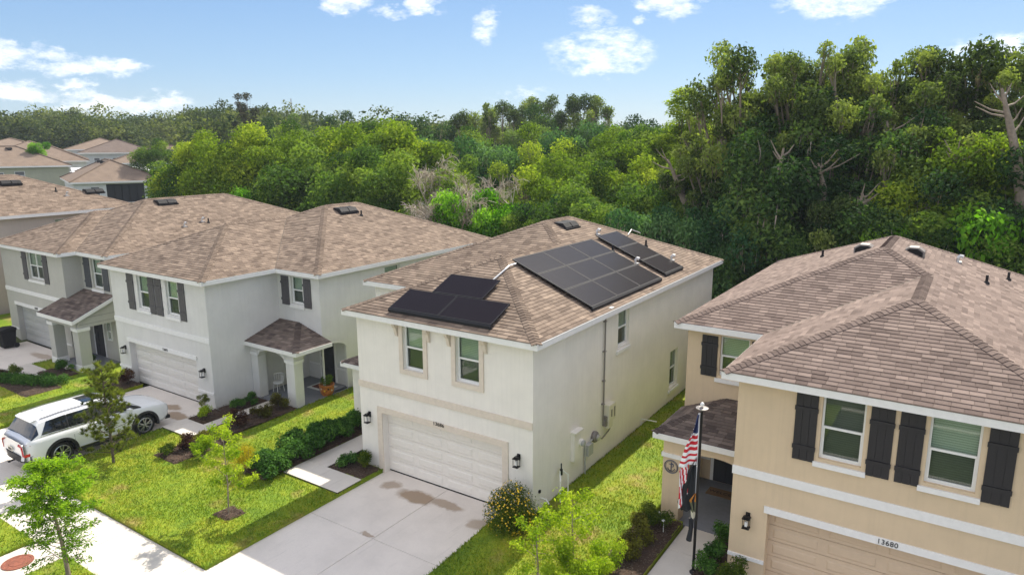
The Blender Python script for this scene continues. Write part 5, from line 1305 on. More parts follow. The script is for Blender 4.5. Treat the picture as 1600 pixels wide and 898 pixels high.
for i, (x, y, R, H, mt, lb) in enumerate([
    (-12.7, -3.35, .3, .35, 'leaf_shrub', 'small green clump at the street end of the mulch bed of the grey house'), (-12.55, -2.75, .38, .5, 'leaf_purple', 'reddish brown shrub behind the small green clump'),
    (-12.2, -2.2, .42, .6, 'leaf_olive', 'olive twiggy shrub beside the front walk of the grey house'), (-12.7, -.6, .45, .75, 'leaf_purple', 'purple leaved open shrub along the concrete walk to the arched porch'),
    (-12.7, .5, .42, .6, 'leaf_olive', 'bronze shrub midway along the walk to the arched porch'), (-12.75, 1.35, .42, .75, 'leaf_olive', 'bronze shrub nearest the corner porch column'),
    (-14.4, .55, .32, .45, 'leaf_hedge', 'dark green shrub against the side wall of the grey garage block'), (-14.3, 1.2, .3, .45, 'leaf_hedge', 'dark green shrub closest to the arched porch of the grey house'),
    (-14.5, -.85, .32, .6, 'leaf_lime', 'pale leaved spindly shrub at the garage corner of the grey house'), (-11.6, -2.75, .45, .8, 'leaf_lime', 'lime green airy shrub left of the golden shrub'),
    (-21.2, -.3, .4, .7, 'leaf_purple', 'dark reddish shrub left of the grey house garage door'),
    (3.15, 1.35, .5, .85, 'leaf_shrub', 'broad green shrub below the round emblem on the tan porch column'), (3.1, .5, .45, .7, 'leaf_olive', 'yellow tinged shrub in the middle of the bed beside the tan house walk'),
    (3.05, -.35, .42, .6, 'leaf_olive', 'low olive shrub toward the street end of the bed beside the tan house walk'), (2.85, -1.3, .5, .9, 'leaf_lime', 'lime green shrub nearest the camera in the bed by the lawn'),
    (5.0, 1.45, .36, .75, 'leaf_hedge', 'dark clipped shrub against the tan garage wall beside the porch'), (4.98, .7, .34, .5, 'leaf_hedge', 'low dark green shrub between the walk and the tan garage wall'),
    (5.0, .05, .34, .45, 'leaf_hedge', 'low dark green shrub by the black flag pole'), (5.65, -.1, .4, .7, 'leaf_shrub', 'upright green shrub in front of the tan garage corner'),
    (-26.7, -3.0, .4, .4, 'leaf_purple', 'dark purple low shrub at the end of the slate house bed'),
    (-25.4, -.95, .4, .55, 'leaf_hedge', 'leafy shrub mound between the driveway and porch of the slate house'), (-26.3, -2.6, .35, .7, 'leaf_shrub', 'tall leafed shrub beside the slate house driveway'),
    ]):
    one('garden_shrub', lb, x, y, .17 if x < 0 else .25, R, H, 1500 if R < .4 else 2300, .065, mt, 60 + i, nl=8, wl=.45, shell=.7)
# low clipped hedge by the slate house
hs = [(x, rs.uniform(-.2, .2), .2, rs.uniform(.28, .36), rs.uniform(.2, .6)) for x in np.arange(-1.6, 1.7, .22)]
h_ = shrub('low_hedge', 'long low dark green hedge beside the curved path of the slate house', (-24.9, -2.6, .1), hs, 9000, .07, 'leaf_hedge', cat='hedge', seed=91); h_.rotation_euler = (0, 0, .5)
one('potted_sapling', 'small upright conifer-like sapling in a dark pot by the grey garage', -14.9, -.55, .17, .22, 1.0, 1300, .06, 'leaf_pine', 92, wl=.25)
# airy saplings on the right lawn
def sapling(name, label, x, y, z, h, R, n, sz, mat, seed, nb=14, trunk=.025, wl=.45, spread=.16, low=.25):
    rnd = random.Random(seed); t = thing(name, label, 'tree', (x, y, z)); m = MB(); lobes = []
    top = Vector((rnd.uniform(-.1, .1), rnd.uniform(-.1, .1), h)); m.tube([(0, 0, -.05), top * .35 + Vector((.03, .02, 0)), top * .7, top], [trunk, trunk * .8, trunk * .5, trunk * .15], 7)
    for k in range(nb):
        f = low + (1 - low) * k / nb; b = top * f; a = k * 2.4 + rnd.uniform(-.5, .5); L = R * (1.15 - .7 * f) * rnd.uniform(.6, 1.1); e = b + Vector((math.cos(a) * L, math.sin(a) * L, L * rnd.uniform(.3, .8)))
        m.tube([b, b.lerp(e, .6) + Vector((0, 0, .03)), e], [trunk * .35, trunk * .2, trunk * .08], 4)
        for q in (.45, .75, 1.0): p = b.lerp(e, q); lobes.append((p.x, p.y, p.z, R * spread * rnd.uniform(.7, 1.2), rnd.uniform(.25, .9)))
    lobes.append((top.x, top.y, top.z, R * spread, .8))
    obj('trunk', MB_shift(m, x, y, z), 'bark_pale', t)
    V, F, tt = cloud(lobes, n, sz, np.random.default_rng(seed), shell=.9, wl=wl); link('foliage', np_mesh('foliage', V, F, mat, tt), t); return t
sapling('young_tree', 'spindly yellow-green young tree standing in the middle of the front lawn', -7.57, -4.55, .12, 2.6, .95, 3200, .075, 'leaf_lime', 5, nb=15)
sapling('young_tree', 'airy lime sapling on the strip of lawn right of the flowering shrub', 2.3, -1.9, .24, 2.1, .95, 2300, .075, 'leaf_lime', 8, nb=13, spread=.2)
sapling('young_tree', 'thin pale leaved sapling just left of the garden bed of the tan house', 1.8, -2.7, .2, 1.7, .9, 1700, .075, 'leaf_lime', 9, nb=12, spread=.2)
# feathery cypress in the foreground
def cypress(x, y, z):
    t = thing('cypress_tree', 'feathery bright green young cypress beside the rust red utility cover', 'tree', (x, y, z)); rnd = random.Random(2); rg = np.random.default_rng(2); m = MB(); P, T_ = [], []; TI = []
    top = Vector((-.3, -.1, 3.02)); m.tube([(0, 0, -.05), (-.06, 0, .7), (-.15, -.05, 1.65), tuple(top)], [.06, .05, .035, .008], 8)
    spine = lambda f: Vector((0, 0, 0)).lerp(Vector((-.15, -.05, 1.65)), f / .54) if f < .54 else Vector((-.15, -.05, 1.65)).lerp(top, (f - .54) / .46)
    for k in range(58):
        f = .17 + .82 * (k / 58) ** .9; b = spine(f); a = k * 2.4 + rnd.uniform(-.4, .4)
        env = .95 * (1.0 if .5 < f < .85 else (.72 + .2 * rnd.random() if f <= .5 else max(.12, (1 - f) / .15)))
        L = env * rnd.uniform(.7, 1.05); up_ = rnd.uniform(.0, .35) * L; e = b + Vector((math.cos(a) * L, math.sin(a) * L, up_)); m.tube([b, b.lerp(e, .5) + Vector((0, 0, .05)), e], [.012, .008, .003], 4)
        for q in range(72 if f > .52 else 26):
            s_ = rnd.uniform(.25, 1.05); c = b.lerp(e, s_) + Vector((rnd.gauss(0, .07), rnd.gauss(0, .07), rnd.gauss(0, .05))); d = (e - b).normalized() + Vector((rnd.gauss(0, .6), rnd.gauss(0, .6), rnd.gauss(-.2, .35)))
            P.append(c); T_.append(d.normalized()); TI.append(rnd.uniform(.2, .8) + (f - .5) * .5)
    P, T_ = np.array(P), np.array(T_); P = np.repeat(P, 5, 0) + rg.normal(size=(len(P) * 5, 3)) * .035; T_ = np.repeat(T_, 5, 0) + rg.normal(size=P.shape) * .35; TI = np.repeat(TI, 5) + rg.normal(0, .1, len(P))
    Nn = rg.normal(size=P.shape) * .7 + np.array([0, 0, 1.0]); Nn -= T_ * np.sum(Nn * T_, 1, keepdims=True) / np.sum(T_ * T_, 1, keepdims=True); Nn /= np.linalg.norm(Nn, axis=1, keepdims=True)
    n = len(P); V = np.empty((n, 4, 3)); Tn = T_ / np.linalg.norm(T_, axis=1, keepdims=True); B = np.cross(Nn, Tn); L = rg.uniform(.05, .11, n)[:, None]
    V[:, 0] = P; V[:, 1] = P + Tn * L * .5 + B * .016; V[:, 2] = P + Tn * L - Nn * L * .2; V[:, 3] = P + Tn * L * .5 - B * .016
    obj('trunk', MB_shift(m, x, y, z), 'bark_pale', t); link('foliage', np_mesh('foliage', V.reshape(-1, 3), np.arange(4 * n).reshape(-1, 4), 'leaf_cyp', np.clip(TI, 0, 1)), t)
M['leaf_cyp'] = leafmat('leaf_cyp', (.06, .13, .015), (.17, .32, .02), (.34, .5, .03), .45)
cypress(-8.3, -8.55, .1)
# dark pine sapling between the car and the lawn
def pine(x, y, z):
    t = thing('pine_sapling', 'dark young pine with tufted needles standing in front of the white car', 'tree', (x, y, z)); rnd = random.Random(6); rg = np.random.default_rng(6); m = MB(); C_, D_, TI = [], [], []
    m.tube([(0, 0, -.05), (.02, .0, 1.2), (-.03, 0, 2.4), (-.02, .0, 3.3)], [.05, .04, .03, .01], 8)
    for k in range(52):
        f = .07 + .91 * k / 52; b = Vector((0, 0, 3.3 * f)); a = k * 2.4; L = (1.12 - .72 * f) * rnd.uniform(.6, 1.15)
        e = b + Vector((math.cos(a) * L, math.sin(a) * L, L * rnd.uniform(.35, .8))); m.tube([b, b.lerp(e, .5) + Vector((0, 0, -.03)), e], [.016, .011, .006], 4)
        for q in range(8):
            s_ = rnd.uniform(.35, 1.0); c = b.lerp(e, s_) + Vector((rnd.gauss(0, .07), rnd.gauss(0, .07), rnd.gauss(0, .05))); C_.append(c); D_.append(((e - b).normalized() * .5 + Vector((rnd.gauss(0, .3), rnd.gauss(0, .3), .8))).normalized()); TI.append(rnd.uniform(.1, .7) + f * .2)
    nb = 54; C_ = np.repeat(np.array(C_), nb, 0); D_ = np.repeat(np.array(D_), nb, 0) + rg.normal(size=C_.shape) * .55; D_ /= np.linalg.norm(D_, axis=1, keepdims=True); TI = np.repeat(TI, nb) + rg.normal(0, .12, len(C_))
    n = len(C_); B = np.cross(D_, rg.normal(size=C_.shape)); B /= np.linalg.norm(B, axis=1, keepdims=True); L = rg.uniform(.09, .17, n)[:, None]
    V = np.empty((n, 3, 3)); V[:, 0] = C_ - B * .009; V[:, 1] = C_ + B * .009; V[:, 2] = C_ + D_ * L
    obj('trunk', MB_shift(m, x, y, z), 'bark', t); link('needles', np_mesh('needles', V.reshape(-1, 3), np.arange(3 * n).reshape(-1, 3), 'leaf_pine', np.clip(TI, 0, 1)), t)
pine(-13.76, -4.65, .12)

# ================================================================== HOUSES IN THE DISTANCE
M['wall_white'] = stucco('wall_white', (.74, .74, .72)); M['wall_green'] = stucco('wall_green', (.45, .45, .34)); M['wall_pale'] = stucco('wall_pale', (.58, .6, .6))
M['screen'] = plain('screen', (.02, .022, .025), .7)
M['white_metal'] = plain('white_metal', (.8, .8, .8), .5); M['blue_wall'] = plain('blue_wall', (.2, .24, .33), .7)
def far_house(name, label, P0, a, L, Dp, zg, ze, wall, rise=2.3, wins=(), lanai=None, vents=2, roofm='shingle_brown'):
    A = Vector((a[0], a[1], 0)).normalized(); B = Vector((-A.y, A.x, 0)); P0 = Vector((P0[0], P0[1], 0))
    t = thing(name, label, 'house', (P0.x, P0.y, zg)); Q = lambda u, w, z: P0 + A * u + B * w + Vector((0, 0, z))
    m = MB(); FA = lambda u, v, n: P0 + A * u + Vector((0, 0, zg - .5 + v)) - B * n
    wall_holes(m, FA, 0, L, 0, ze - zg + .5, [(w[0], w[1], w[2] + .5, w[3] + .5) for w in wins] + ([(lanai[0], lanai[1], .55, lanai[2] + .5, 1.6)] if lanai else []))
    for q in ((Q(0, 0, zg - .5), Q(0, Dp, zg - .5), Q(0, Dp, ze), Q(0, 0, ze)), (Q(L, 0, zg - .5), Q(L, Dp, zg - .5), Q(L, Dp, ze), Q(L, 0, ze)), (Q(0, Dp, zg - .5), Q(L, Dp, zg - .5), Q(L, Dp, ze), Q(0, Dp, ze))): m.face(q)
    obj('wall', m, wall, t)
    for w in wins:
        f = MB(); F2 = lambda u, v, n: FA(u, v + .5, n)
        for q in ((w[0], w[2], w[1], w[2] + .07), (w[0], w[3] - .07, w[1], w[3]), (w[0], w[2] + .07, w[0] + .07, w[3] - .07), (w[1] - .07, w[2] + .07, w[1], w[3] - .07), (w[0] + .07, (w[2] + w[3]) / 2 - .03, w[1] - .07, (w[2] + w[3]) / 2 + .03)): f.fbox(F2, q[0], q[1], -.1, q[2], q[3], -.04)
        wo = obj('window', f, 'white_vinyl', t); p = MB(); p.fbox(F2, w[0] + .05, w[2] + .05, -.13, w[1] - .05, w[3] - .05, -.11); obj('pane', p, 'blind_grey', wo)
    if lanai:
        p = MB(); p.fbox(FA, lanai[0], .5, -.1, lanai[1], lanai[2] + .5, -.06); lo = obj('lanai_screen', p, 'screen', t)
        q = MB(); n = 5
        for k in range(n + 1): u = lanai[0] + (lanai[1] - lanai[0]) * k / n; q.fbox(FA, u - .03, .5, -.05, u + .03, lanai[2] + .5, -.01)
        obj('screen_frame', q, 'black_metal', lo)
    r = MB(); o_ = .45; h = min(L, Dp) / 2 + o_
    if L <= Dp: E1, E2 = Q(L / 2, -o_ + h, ze + rise), Q(L / 2, Dp + o_ - h, ze + rise)
    else: E1, E2 = Q(-o_ + h, Dp / 2, ze + rise), Q(L + o_ - h, Dp / 2, ze + rise)
    c = [Q(-o_, -o_, ze), Q(L + o_, -o_, ze), Q(L + o_, Dp + o_, ze), Q(-o_, Dp + o_, ze)]
    fs = ([c[0], c[1], E1], [c[1], c[2], E2, E1], [c[2], c[3], E2], [c[3], c[0], E1, E2]) if L <= Dp else ([c[0], c[1], E2, E1], [c[1], c[2], E2], [c[2], c[3], E1, E2], [c[3], c[0], E1])
    for f in fs: r.face(f, 0, .45)
    for i in range(4):
        p, q = c[i], c[(i + 1) % 4]; r.face([p, q, q - Vector((0, 0, .2)), p - Vector((0, 0, .2))], 1)
    r.face([x - Vector((0, 0, .19)) for x in c], 1)
    ro = obj('roof', r, [roofm, 'white_trim'], t)
    cm = MB()
    for p, q in ((c[0], E1), (c[1], E1 if L <= Dp else E2), (c[3], E2 if L <= Dp else E1), (c[2], E2), (E1, E2)):
        cm.tube([p + Vector((0, 0, .03)), q + Vector((0, 0, .03))], .09, 5)
    cm.t = [.3] * len(cm.f); obj('ridge_caps', cm, roofm, ro)
    for k in range(vents):
        e = E1.lerp(E2, .2 + .6 * k) - B * 1.0 * (1 if L > Dp else 0) + (A * -.9 if L <= Dp else Vector()); v = MB(); z = e.z - .45
        v.prism([(e.x - .5, e.y, z), (e.x + .5, e.y, z), (e.x + .4, e.y, z + .3), (e.x - .4, e.y, z + .3)], (.1, .5, 0)); obj('roof_vent', v, 'black_plastic', ro)
    return t
far_house('bungalow', 'white single-storey house with a wide black screened lanai behind the rose roof', (-81.5, 26), (.35, .937), 9.4, 15, 3.3, 6.0, 'wall_white', 2.5, wins=[(1.7, 2.7, .9, 2.1)], lanai=(3.4, 7.6, 2.35))
far_house('bungalow', 'olive walled single-storey house cut by the left edge of the photo', (-107, 18), (.38, .925), 17.5, 12, 4.6, 7.5, 'wall_green', 2.7, wins=[(11, 12.2, 1.0, 2.2), (9.2, 9.8, 1.3, 2.1)])
far_house('bungalow', 'pale walled single-storey house half hidden by the trees right of the white one', (-105.5, 42.5), (.48, .877), 12, 11, 4.7, 7.5, 'wall_pale', 2.2, wins=[(3, 3.8, .9, 2.1), (4.8, 5.8, .9, 2.1), (7, 8, .9, 2.1)])
far_house('bungalow', 'dark roofed pale house farthest along the row below the woods', (-126, 48), (.46, .89), 12, 14, 5.9, 8.9, 'wall_pale', 2.4, wins=[(2, 3, .9, 2.1), (5, 6, .9, 2.1), (8, 9, .9, 2.1)], roofm='shingle_dark')
far_house('bungalow', 'brown roofed house with vents between the olive house and the dark roofed one', (-127, 34), (.45, .89), 11, 13, 5.9, 8.6, 'wall_white', 2.4)
far_house('bungalow', 'brown roofed house behind the olive house at far left', (-146, 38), (.45, .89), 12, 13, 7.3, 9.6, 'wall_pale', 2.0)
far_house('shed', 'small grey gabled shed in the open field at far left', (-163, 37), (.4, .916), 8, 7, 8.0, 10.2, 'wall_pale', 1.4, vents=0, roofm='grey_box')
far_house('bungalow', 'rearmost brown roofed house below the woods beside the blue shed', (-140, 52), (.45, .89), 12, 13, 7.0, 9.4, 'wall_white', 2.2)
far_house('bungalow', 'low brown hipped roof squeezed between the olive house and the dark roofed one', (-113.5, 33), (.42, .907), 9, 12, 5.2, 7.9, 'wall_white', 2.2, wins=[(2, 3, .9, 2.1)])
far_house('bungalow', 'brown hipped roof just right of the dark roofed house near the trees', (-116, 54), (.5, .866), 9, 11, 5.6, 8.3, 'wall_pale', 2.0, wins=[(5, 6, .9, 2.1)])
m = MB(); A_ = Vector((.35, .937, 0)); B2 = Vector((-.937, .35, 0)); P_ = Vector((-93.5, 31.5, 0))
FP = lambda u, v, n: P_ + A_ * u + B2 * n + Vector((0, 0, v))
m.fbox(FP, 0, 6.55, 0, 9.5, 6.7, 5); m.prism([FP(0, 6.7, 0), FP(9.5, 6.7, 0), FP(9.5, 7.2, 2.5), FP(0, 7.2, 2.5)], (0, 0, .08))
for u in (.1, 9.2): m.fbox(FP, u, 3.9, .1, u + .15, 6.55, .25); m.fbox(FP, u, 3.9, 4.7, u + .15, 6.55, 4.85)
solo('patio_cover', m, 'white_metal', (-93.5, 31.5, 4.2), 'white metal patio roof behind the white screened bungalow', 'patio roof')
t = thing('barn', 'blue walled shed with a white metal roof at the foot of the far woods', 'shed', (-168, 56, 8.6)); m = MB(); P_ = Vector((-168, 56, 0)); m.fbox(FP, 0, 8.4, 0, 9, 11.0, 7); obj('wall', m, 'blue_wall', t)
m = MB(); m.fbox(FP, -.5, 11.01, -.5, 9.5, 11.25, 7.5); obj('roof', m, 'white_metal', t)
m = MB(); m.fbox(FP, 3, 8.4, -.06, 5.5, 10.4, -.01); obj('door', m, 'white_metal', t)

# ================================================================== WHITE CAR
def car():
    cx, cy = -16.27, -4.08
    t = thing('parked_car', 'white three-row SUV parked on the driveway of the grey house', 'car', (cx, cy, 0.0))
    M['car_paint'] = plain('car_paint', (.78, .79, .8), .22, 0, .5, coat=.6); M['car_glass'] = plain('car_glass', (.012, .014, .018), .05, 0, .9)
    M['clad'] = plain('clad', (.02, .02, .022), .6); M['tail_red'] = plain('tail_red', (.45, .012, .02), .2, coat=.5); M['rim_alloy'] = plain('rim_alloy', (.55, .56, .58), .3, .8)
    M['chrome'] = plain('chrome', (.7, .7, .72), .15, 1.0); M['seam'] = plain('seam', (.08, .08, .09), .6); M['lamp_glass'] = plain('lamp_glass', (.3, .3, .32), .1, .5)
    W = .985; Y0, Y1 = -2.5, 2.5
    def ip(y, xs, vs): return float(np.interp(y, xs, vs))
    belt = lambda y: ip(y, [-2.5, -2.3, -1.5, .9, 1.3, 2.0, 2.35, 2.5], [1.02, 1.12, 1.13, 1.09, 1.1, 1.02, .93, .80])
    wid = lambda y: W * ip(y, [-2.5, -2.42, -2.2, -1.6, 0, 1.5, 2.1, 2.36, 2.5], [.82, .9, .965, 1.0, .985, 1.0, .95, .84, .66])
    low = lambda y: ip(y, [-2.5, -2.2, -1.9, 1.9, 2.3, 2.5], [.42, .34, .26, .26, .3, .4])
    ST = list(np.linspace(Y0, Y1, 41))
    def ring(y):
        w, b, l = wid(y), belt(y), low(y)
        half = [(0, l), (w * .7, l), (w * .93, l + .04), (w * .985, l + .16), (w * .995, (b + l) / 2 - .02), (w, (b + l) / 2 + .1), (w * .985, b - .14), (w * .955, b - .03), (w * .9, b + .005), (w * .6, b + .035), (0, b + .05)]
        return [(x, y, z) for x, z in half] + [(-x, y, z) for x, z in half[-2:0:-1]]
    m = MB(); k = len(ring(0))
    for y in ST: m.v += ring(y)
    for i in range(len(ST) - 1):
        for j in range(k): m.f.append((i * k + j, i * k + (j + 1) % k, (i + 1) * k + (j + 1) % k, (i + 1) * k + j))
    m.f.append(tuple(range(k))); m.f.append(tuple(range((len(ST) - 1) * k + k - 1, (len(ST) - 1) * k - 1, -1)))
    m.m = [0] * len(m.f); m.t = [.5] * len(m.f)
    m.v = [(x + cx, y + cy, z) for x, y, z in m.v]
    body = obj('body', m, 'car_paint', t, smooth=True)
    # wheel arches cut out of the body
    cut = MB()
    for yy in (-1.42, 1.43):
        cut.lathe((cx, cy + yy, .39), [(.45, -1.3), (.45, -.62)], 28, 0, 'x'); cut.lathe((cx, cy + yy, .39), [(.45, .62), (.45, 1.3)], 28, 0, 'x')
    co = bpy.data.objects.new('cutter', mesh_data('cutter', cut, 'clad')); COL.objects.link(co)
    body_w = bpy.data.objects.new('tmp', body.data.copy()); COL.objects.link(body_w); body_w.location = (cx, cy, 0)
    md = body_w.modifiers.new('b', 'BOOLEAN'); md.object = co; md.operation = 'DIFFERENCE'; md.solver = 'EXACT'
    bpy.context.view_layer.update(); dg = bpy.context.evaluated_depsgraph_get()
    nm = bpy.data.meshes.new_from_object(body_w.evaluated_get(dg))
    if len(nm.polygons) > 100: body.data = nm; nm.name = 'body'
    bpy.data.objects.remove(body_w); bpy.data.objects.remove(co)
    sm = body.modifiers.new('n', 'WEIGHTED_NORMAL')
    # cabin
    zr = lambda y: ip(y, [-2.33, -2.25, -1.98, -1.9, -1.2, 0, .35, .55, 1.42], [1.1, 1.16, 1.62, 1.69, 1.74, 1.735, 1.70, 1.66, 1.08])
    def S(y, s, off=0.0):
        b = belt(y) - .02; z1 = zr(y); h = max(z1 - b, 0.0); wb = wid(y) * .925; lean = .30 * h
        if s < .62:
            u = s / .62; x = wb - lean * u ** 1.25; z = b + h * .9 * u
        else:
            u = (s - .62) / .38; x0 = wb - lean; x = x0 * (1 - u); z = b + h * (.9 + .1 * (1 - (1 - u) ** 3.2))
        return Vector((x, y, z))
    def P(y, s, side=1, off=0.0):
        p = S(y, s); e = .02
        if off:
            a = S(y + e, s) - S(y - e, s); b_ = S(y, min(1, s + e)) - S(y, max(0, s - e)); n = a.cross(b_).normalized()
            if n.dot(p - Vector((0, -.2, .9))) < 0: n = -n
            p = p + n * off
        return (p.x * side + cx, p.y + cy, p.z)
    YS = list(np.linspace(-2.33, 1.42, 46)); SS = list(np.linspace(0, 1, 15)); m = MB()
    for side in (1, -1):
        for i in range(len(YS) - 1):
            for j in range(len(SS) - 1):
                m.face([P(YS[i], SS[j], side), P(YS[i + 1], SS[j], side), P(YS[i + 1], SS[j + 1], side), P(YS[i], SS[j + 1], side)])
    cab = obj('cabin', m, 'car_paint', t, smooth=True)
    def patch(name, quad, side, mat, off=.006, nu=10, nv=6, parent=None):
        (a, b, c, d) = quad; q = MB()
        def at(u, v):
            y = (a[0] * (1 - u) + b[0] * u) * (1 - v) + (d[0] * (1 - u) + c[0] * u) * v; s = (a[1] * (1 - u) + b[1] * u) * (1 - v) + (d[1] * (1 - u) + c[1] * u) * v
            return P(y, s, side, off)
        for i in range(nu):
            for j in range(nv): q.face([at(i / nu, j / nv), at((i + 1) / nu, j / nv), at((i + 1) / nu, (j + 1) / nv), at(i / nu, (j + 1) / nv)])
        return obj(name, q, mat, parent or t, smooth=True)
    for side in (1, -1):
        patch('pillar_black', [(-1.9, .11), (.9, .11), (.44, .55), (-1.7, .55)], side, 'clad', .003, 20, 6)
        patch('quarter_glass', [(-1.95, .12), (-1.12, .1), (-1.12, .56), (-1.72, .56)], side, 'car_glass')
        patch('rear_door_glass', [(-1.08, .1), (-.2, .1), (-.2, .56), (-1.08, .56)], side, 'car_glass')
        patch('front_door_glass', [(-.14, .1), (.98, .12), (.42, .56), (-.14, .56)], side, 'car_glass')
        patch('window_trim', [(-2.0, .05), (1.05, .05), (1.05, .085), (-1.98, .085)], side, 'chrome', .008, 14, 1)
        patch('roof_rail', [(-1.85, .66), (.3, .66), (.3, .69), (-1.85, .69)], side, 'seam', .035, 14, 1)
    # rear glass, windscreen across both sides
    for (name, y0, y1, s0, s1) in (('rear_glass', -2.27, -2.02, .22, 1), ('windscreen', .62, 1.36, .12, 1)):
        q = MB()
        for side in (1, -1):
            for i in range(8):
                for j in range(8):
                    ya, yb2 = y0 + (y1 - y0) * i / 8, y0 + (y1 - y0) * (i + 1) / 8; sa, sb = s0 + (s1 - s0) * j / 8, s0 + (s1 - s0) * (j + 1) / 8
                    q.face([P(ya, sa, side, .006), P(yb2, sa, side, .006), P(yb2, sb, side, .006), P(ya, sb, side, .006)])
        obj(name, q, 'car_glass', t, smooth=True)
    q = MB()
    for side in (1, -1):
        for i in range(8):
            for j in range(5):
                ya, yb2 = -.35 + i * .09, -.35 + (i + 1) * .09; sa, sb = .78 + .044 * j, .78 + .044 * (j + 1); q.face([P(ya, sa, side, .008), P(yb2, sa, side, .008), P(yb2, sb, side, .008), P(ya, sb, side, .008)])
    obj('sunroof', q, 'car_glass', t, smooth=True)
    q = MB()
    for side in (1, -1):
        for i in range(2):
            for j in range(6):
                ya, yb2 = -2.06 - .12 * i, -2.06 - .12 * (i + 1); 
    z = 1.66; q.prism([(cx - .58, cy - 1.93, z + .0), (cx + .58, cy - 1.93, z + .0), (cx + .56, cy - 2.1, z - .045), (cx - .56, cy - 2.1, z - .045)], (0, 0, .025)); obj('spoiler', q, 'car_paint', t)
    q = MB(); q.prism([(cx, cy - 1.55, 1.73), (cx, cy - 1.4, 1.73), (cx, cy - 1.53, 1.80)], (.02, 0, 0)); obj('antenna', q, 'car_paint', t)
    # cladding, sills, bumper
    for side in (1, -1):
        for yy in (-1.42, 1.43):
            q = MB(); n = 22
            for i in range(n):
                a0, a1 = math.pi * (-.08 + 1.16 * i / n), math.pi * (-.08 + 1.16 * (i + 1) / n)
                def A_(a, r, o): y = yy + r * math.cos(a); return (cx + side * (wid(y) * .99 + o), cy + y, .39 + r * math.sin(a))
                q.face([A_(a0, .445, .018), A_(a1, .445, .018), A_(a1, .535, .012), A_(a0, .535, .012)]); q.face([A_(a0, .445, .018), A_(a1, .445, .018), A_(a1, .445, -.25), A_(a0, .445, -.25)]); q.face([A_(a0, .535, .012), A_(a1, .535, .012), A_(a1, .54, -.03), A_(a0, .54, -.03)])
            obj('wheel_arch', q, 'clad', t)
            w = MB(); X0 = cx + side * .79
            w.lathe((X0, cy + yy, .385), [(.25, -.115), (.35, -.12), (.385, -.09), (.385, .09), (.36, .118), (.27, .122), (.262, .09), (.1, .06)], 36, 0, 'x'); wh = obj('wheel', w, 'dark_rubber', t, smooth=False)
            r = MB(); xo = X0 + side * .1
            r.lathe((xo, cy + yy, .385), [(.262, side * .0), (.275, side * .022), (.25, side * .03), (.235, side * .0)], 30, 0, 'x'); r.lathe((xo, cy + yy, .385), [(.06, side * -.02), (.055, side * .03), (.03, side * .035)], 14, 0, 'x')
            for s_ in range(5):
                for dd in (-.13, .13):
                    a = 2 * math.pi * s_ / 5 + .3; p0 = Vector((xo + side * .012, cy + yy + .05 * math.cos(a + dd), .385 + .05 * math.sin(a + dd))); p1 = Vector((xo + side * .018, cy + yy + .25 * math.cos(a + dd * 1.7), .385 + .25 * math.sin(a + dd * 1.7))); r.tube([p0, p1], [.022, .02], 4)
            obj('rim', r, 'rim_alloy', wh)
        q = MB(); q.box(cx + side * .955 - .03, cy - .86, .25, cx + side * .955 + .03, cy + .88, .42); obj('sill_cladding', q, 'clad', t)
        q = MB(); q.box(cx + side * .99 - .012, cy - .84, .41, cx + side * .99 + .012, cy + .86, .43); obj('sill_trim', q, 'chrome', t)
        for yy in (-.75, .28):
            q = MB(); X0 = cx + side * (wid(yy) + .008); q.tube([(X0 - side * .02, cy + yy - .1, .93), (X0 + side * .018, cy + yy - .07, .935), (X0 + side * .018, cy + yy + .07, .935), (X0 - side * .02, cy + yy + .1, .935)], .014, 6); obj('door_handle', q, 'chrome', t)
        for yy in (-1.0, -.18, .98):
            q = MB()
            zz = [.45, .6, .75, .9, 1.02]
            prof = lambda z, y: wid(y) * ip(z, [.26, .42, .66, .8, .97, 1.07], [.93, .985, .995, 1.0, .985, .955])
            for a, b in zip(zz[:-1], zz[1:]): q.face([(cx + side * (prof(a, yy) + .003), cy + yy - .005, a), (cx + side * (prof(a, yy) + .003), cy + yy + .005, a), (cx + side * (prof(b, yy) + .003), cy + yy + .005, b), (cx + side * (prof(b, yy) + .003), cy + yy - .005, b)])
            obj('door_seam', q, 'seam', t)
        q = MB(); mx = cx + side * 1.05; q.prism([(mx - .09, cy + .78, 1.08), (mx + .1, cy + .8, 1.1), (mx + .1, cy + .82, 1.23), (mx - .07, cy + .8, 1.24)], (0, .12, 0)); q.box(min(mx - side * .1, mx - side * .2), cy + .82, 1.08, max(mx - side * .1, mx - side * .2), cy + .88, 1.13); obj('side_mirror', q, 'car_paint', t)
        # tail lamp: wraps the corner, hooked at the top
        q = MB(); prof_y = lambda x: -2.505 + .0
        xs_ = side * .80; q.prism([(cx + side * .70, cy - 2.49, .62), (cx + side * .82, cy - 2.47, .6), (cx + side * .90, cy - 2.36, .62), (cx + side * .90, cy - 2.30, .98), (cx + side * .84, cy - 2.40, 1.02), (cx + side * .5, cy - 2.50, 1.0), (cx + side * .52, cy - 2.52, .95), (cx + side * .71, cy - 2.515, .93)], (0, -.025, 0)); obj('tail_light', q, 'tail_red', t)
        q = MB(); q.prism([(cx + side * .58, cy + 2.41, .80), (cx + side * .80, cy + 2.26, .80), (cx + side * .84, cy + 2.18, .66), (cx + side * .68, cy + 2.4, .60)], (side * .02, .05, .02)); obj('headlight', q, 'lamp_glass', t)
    q = MB()
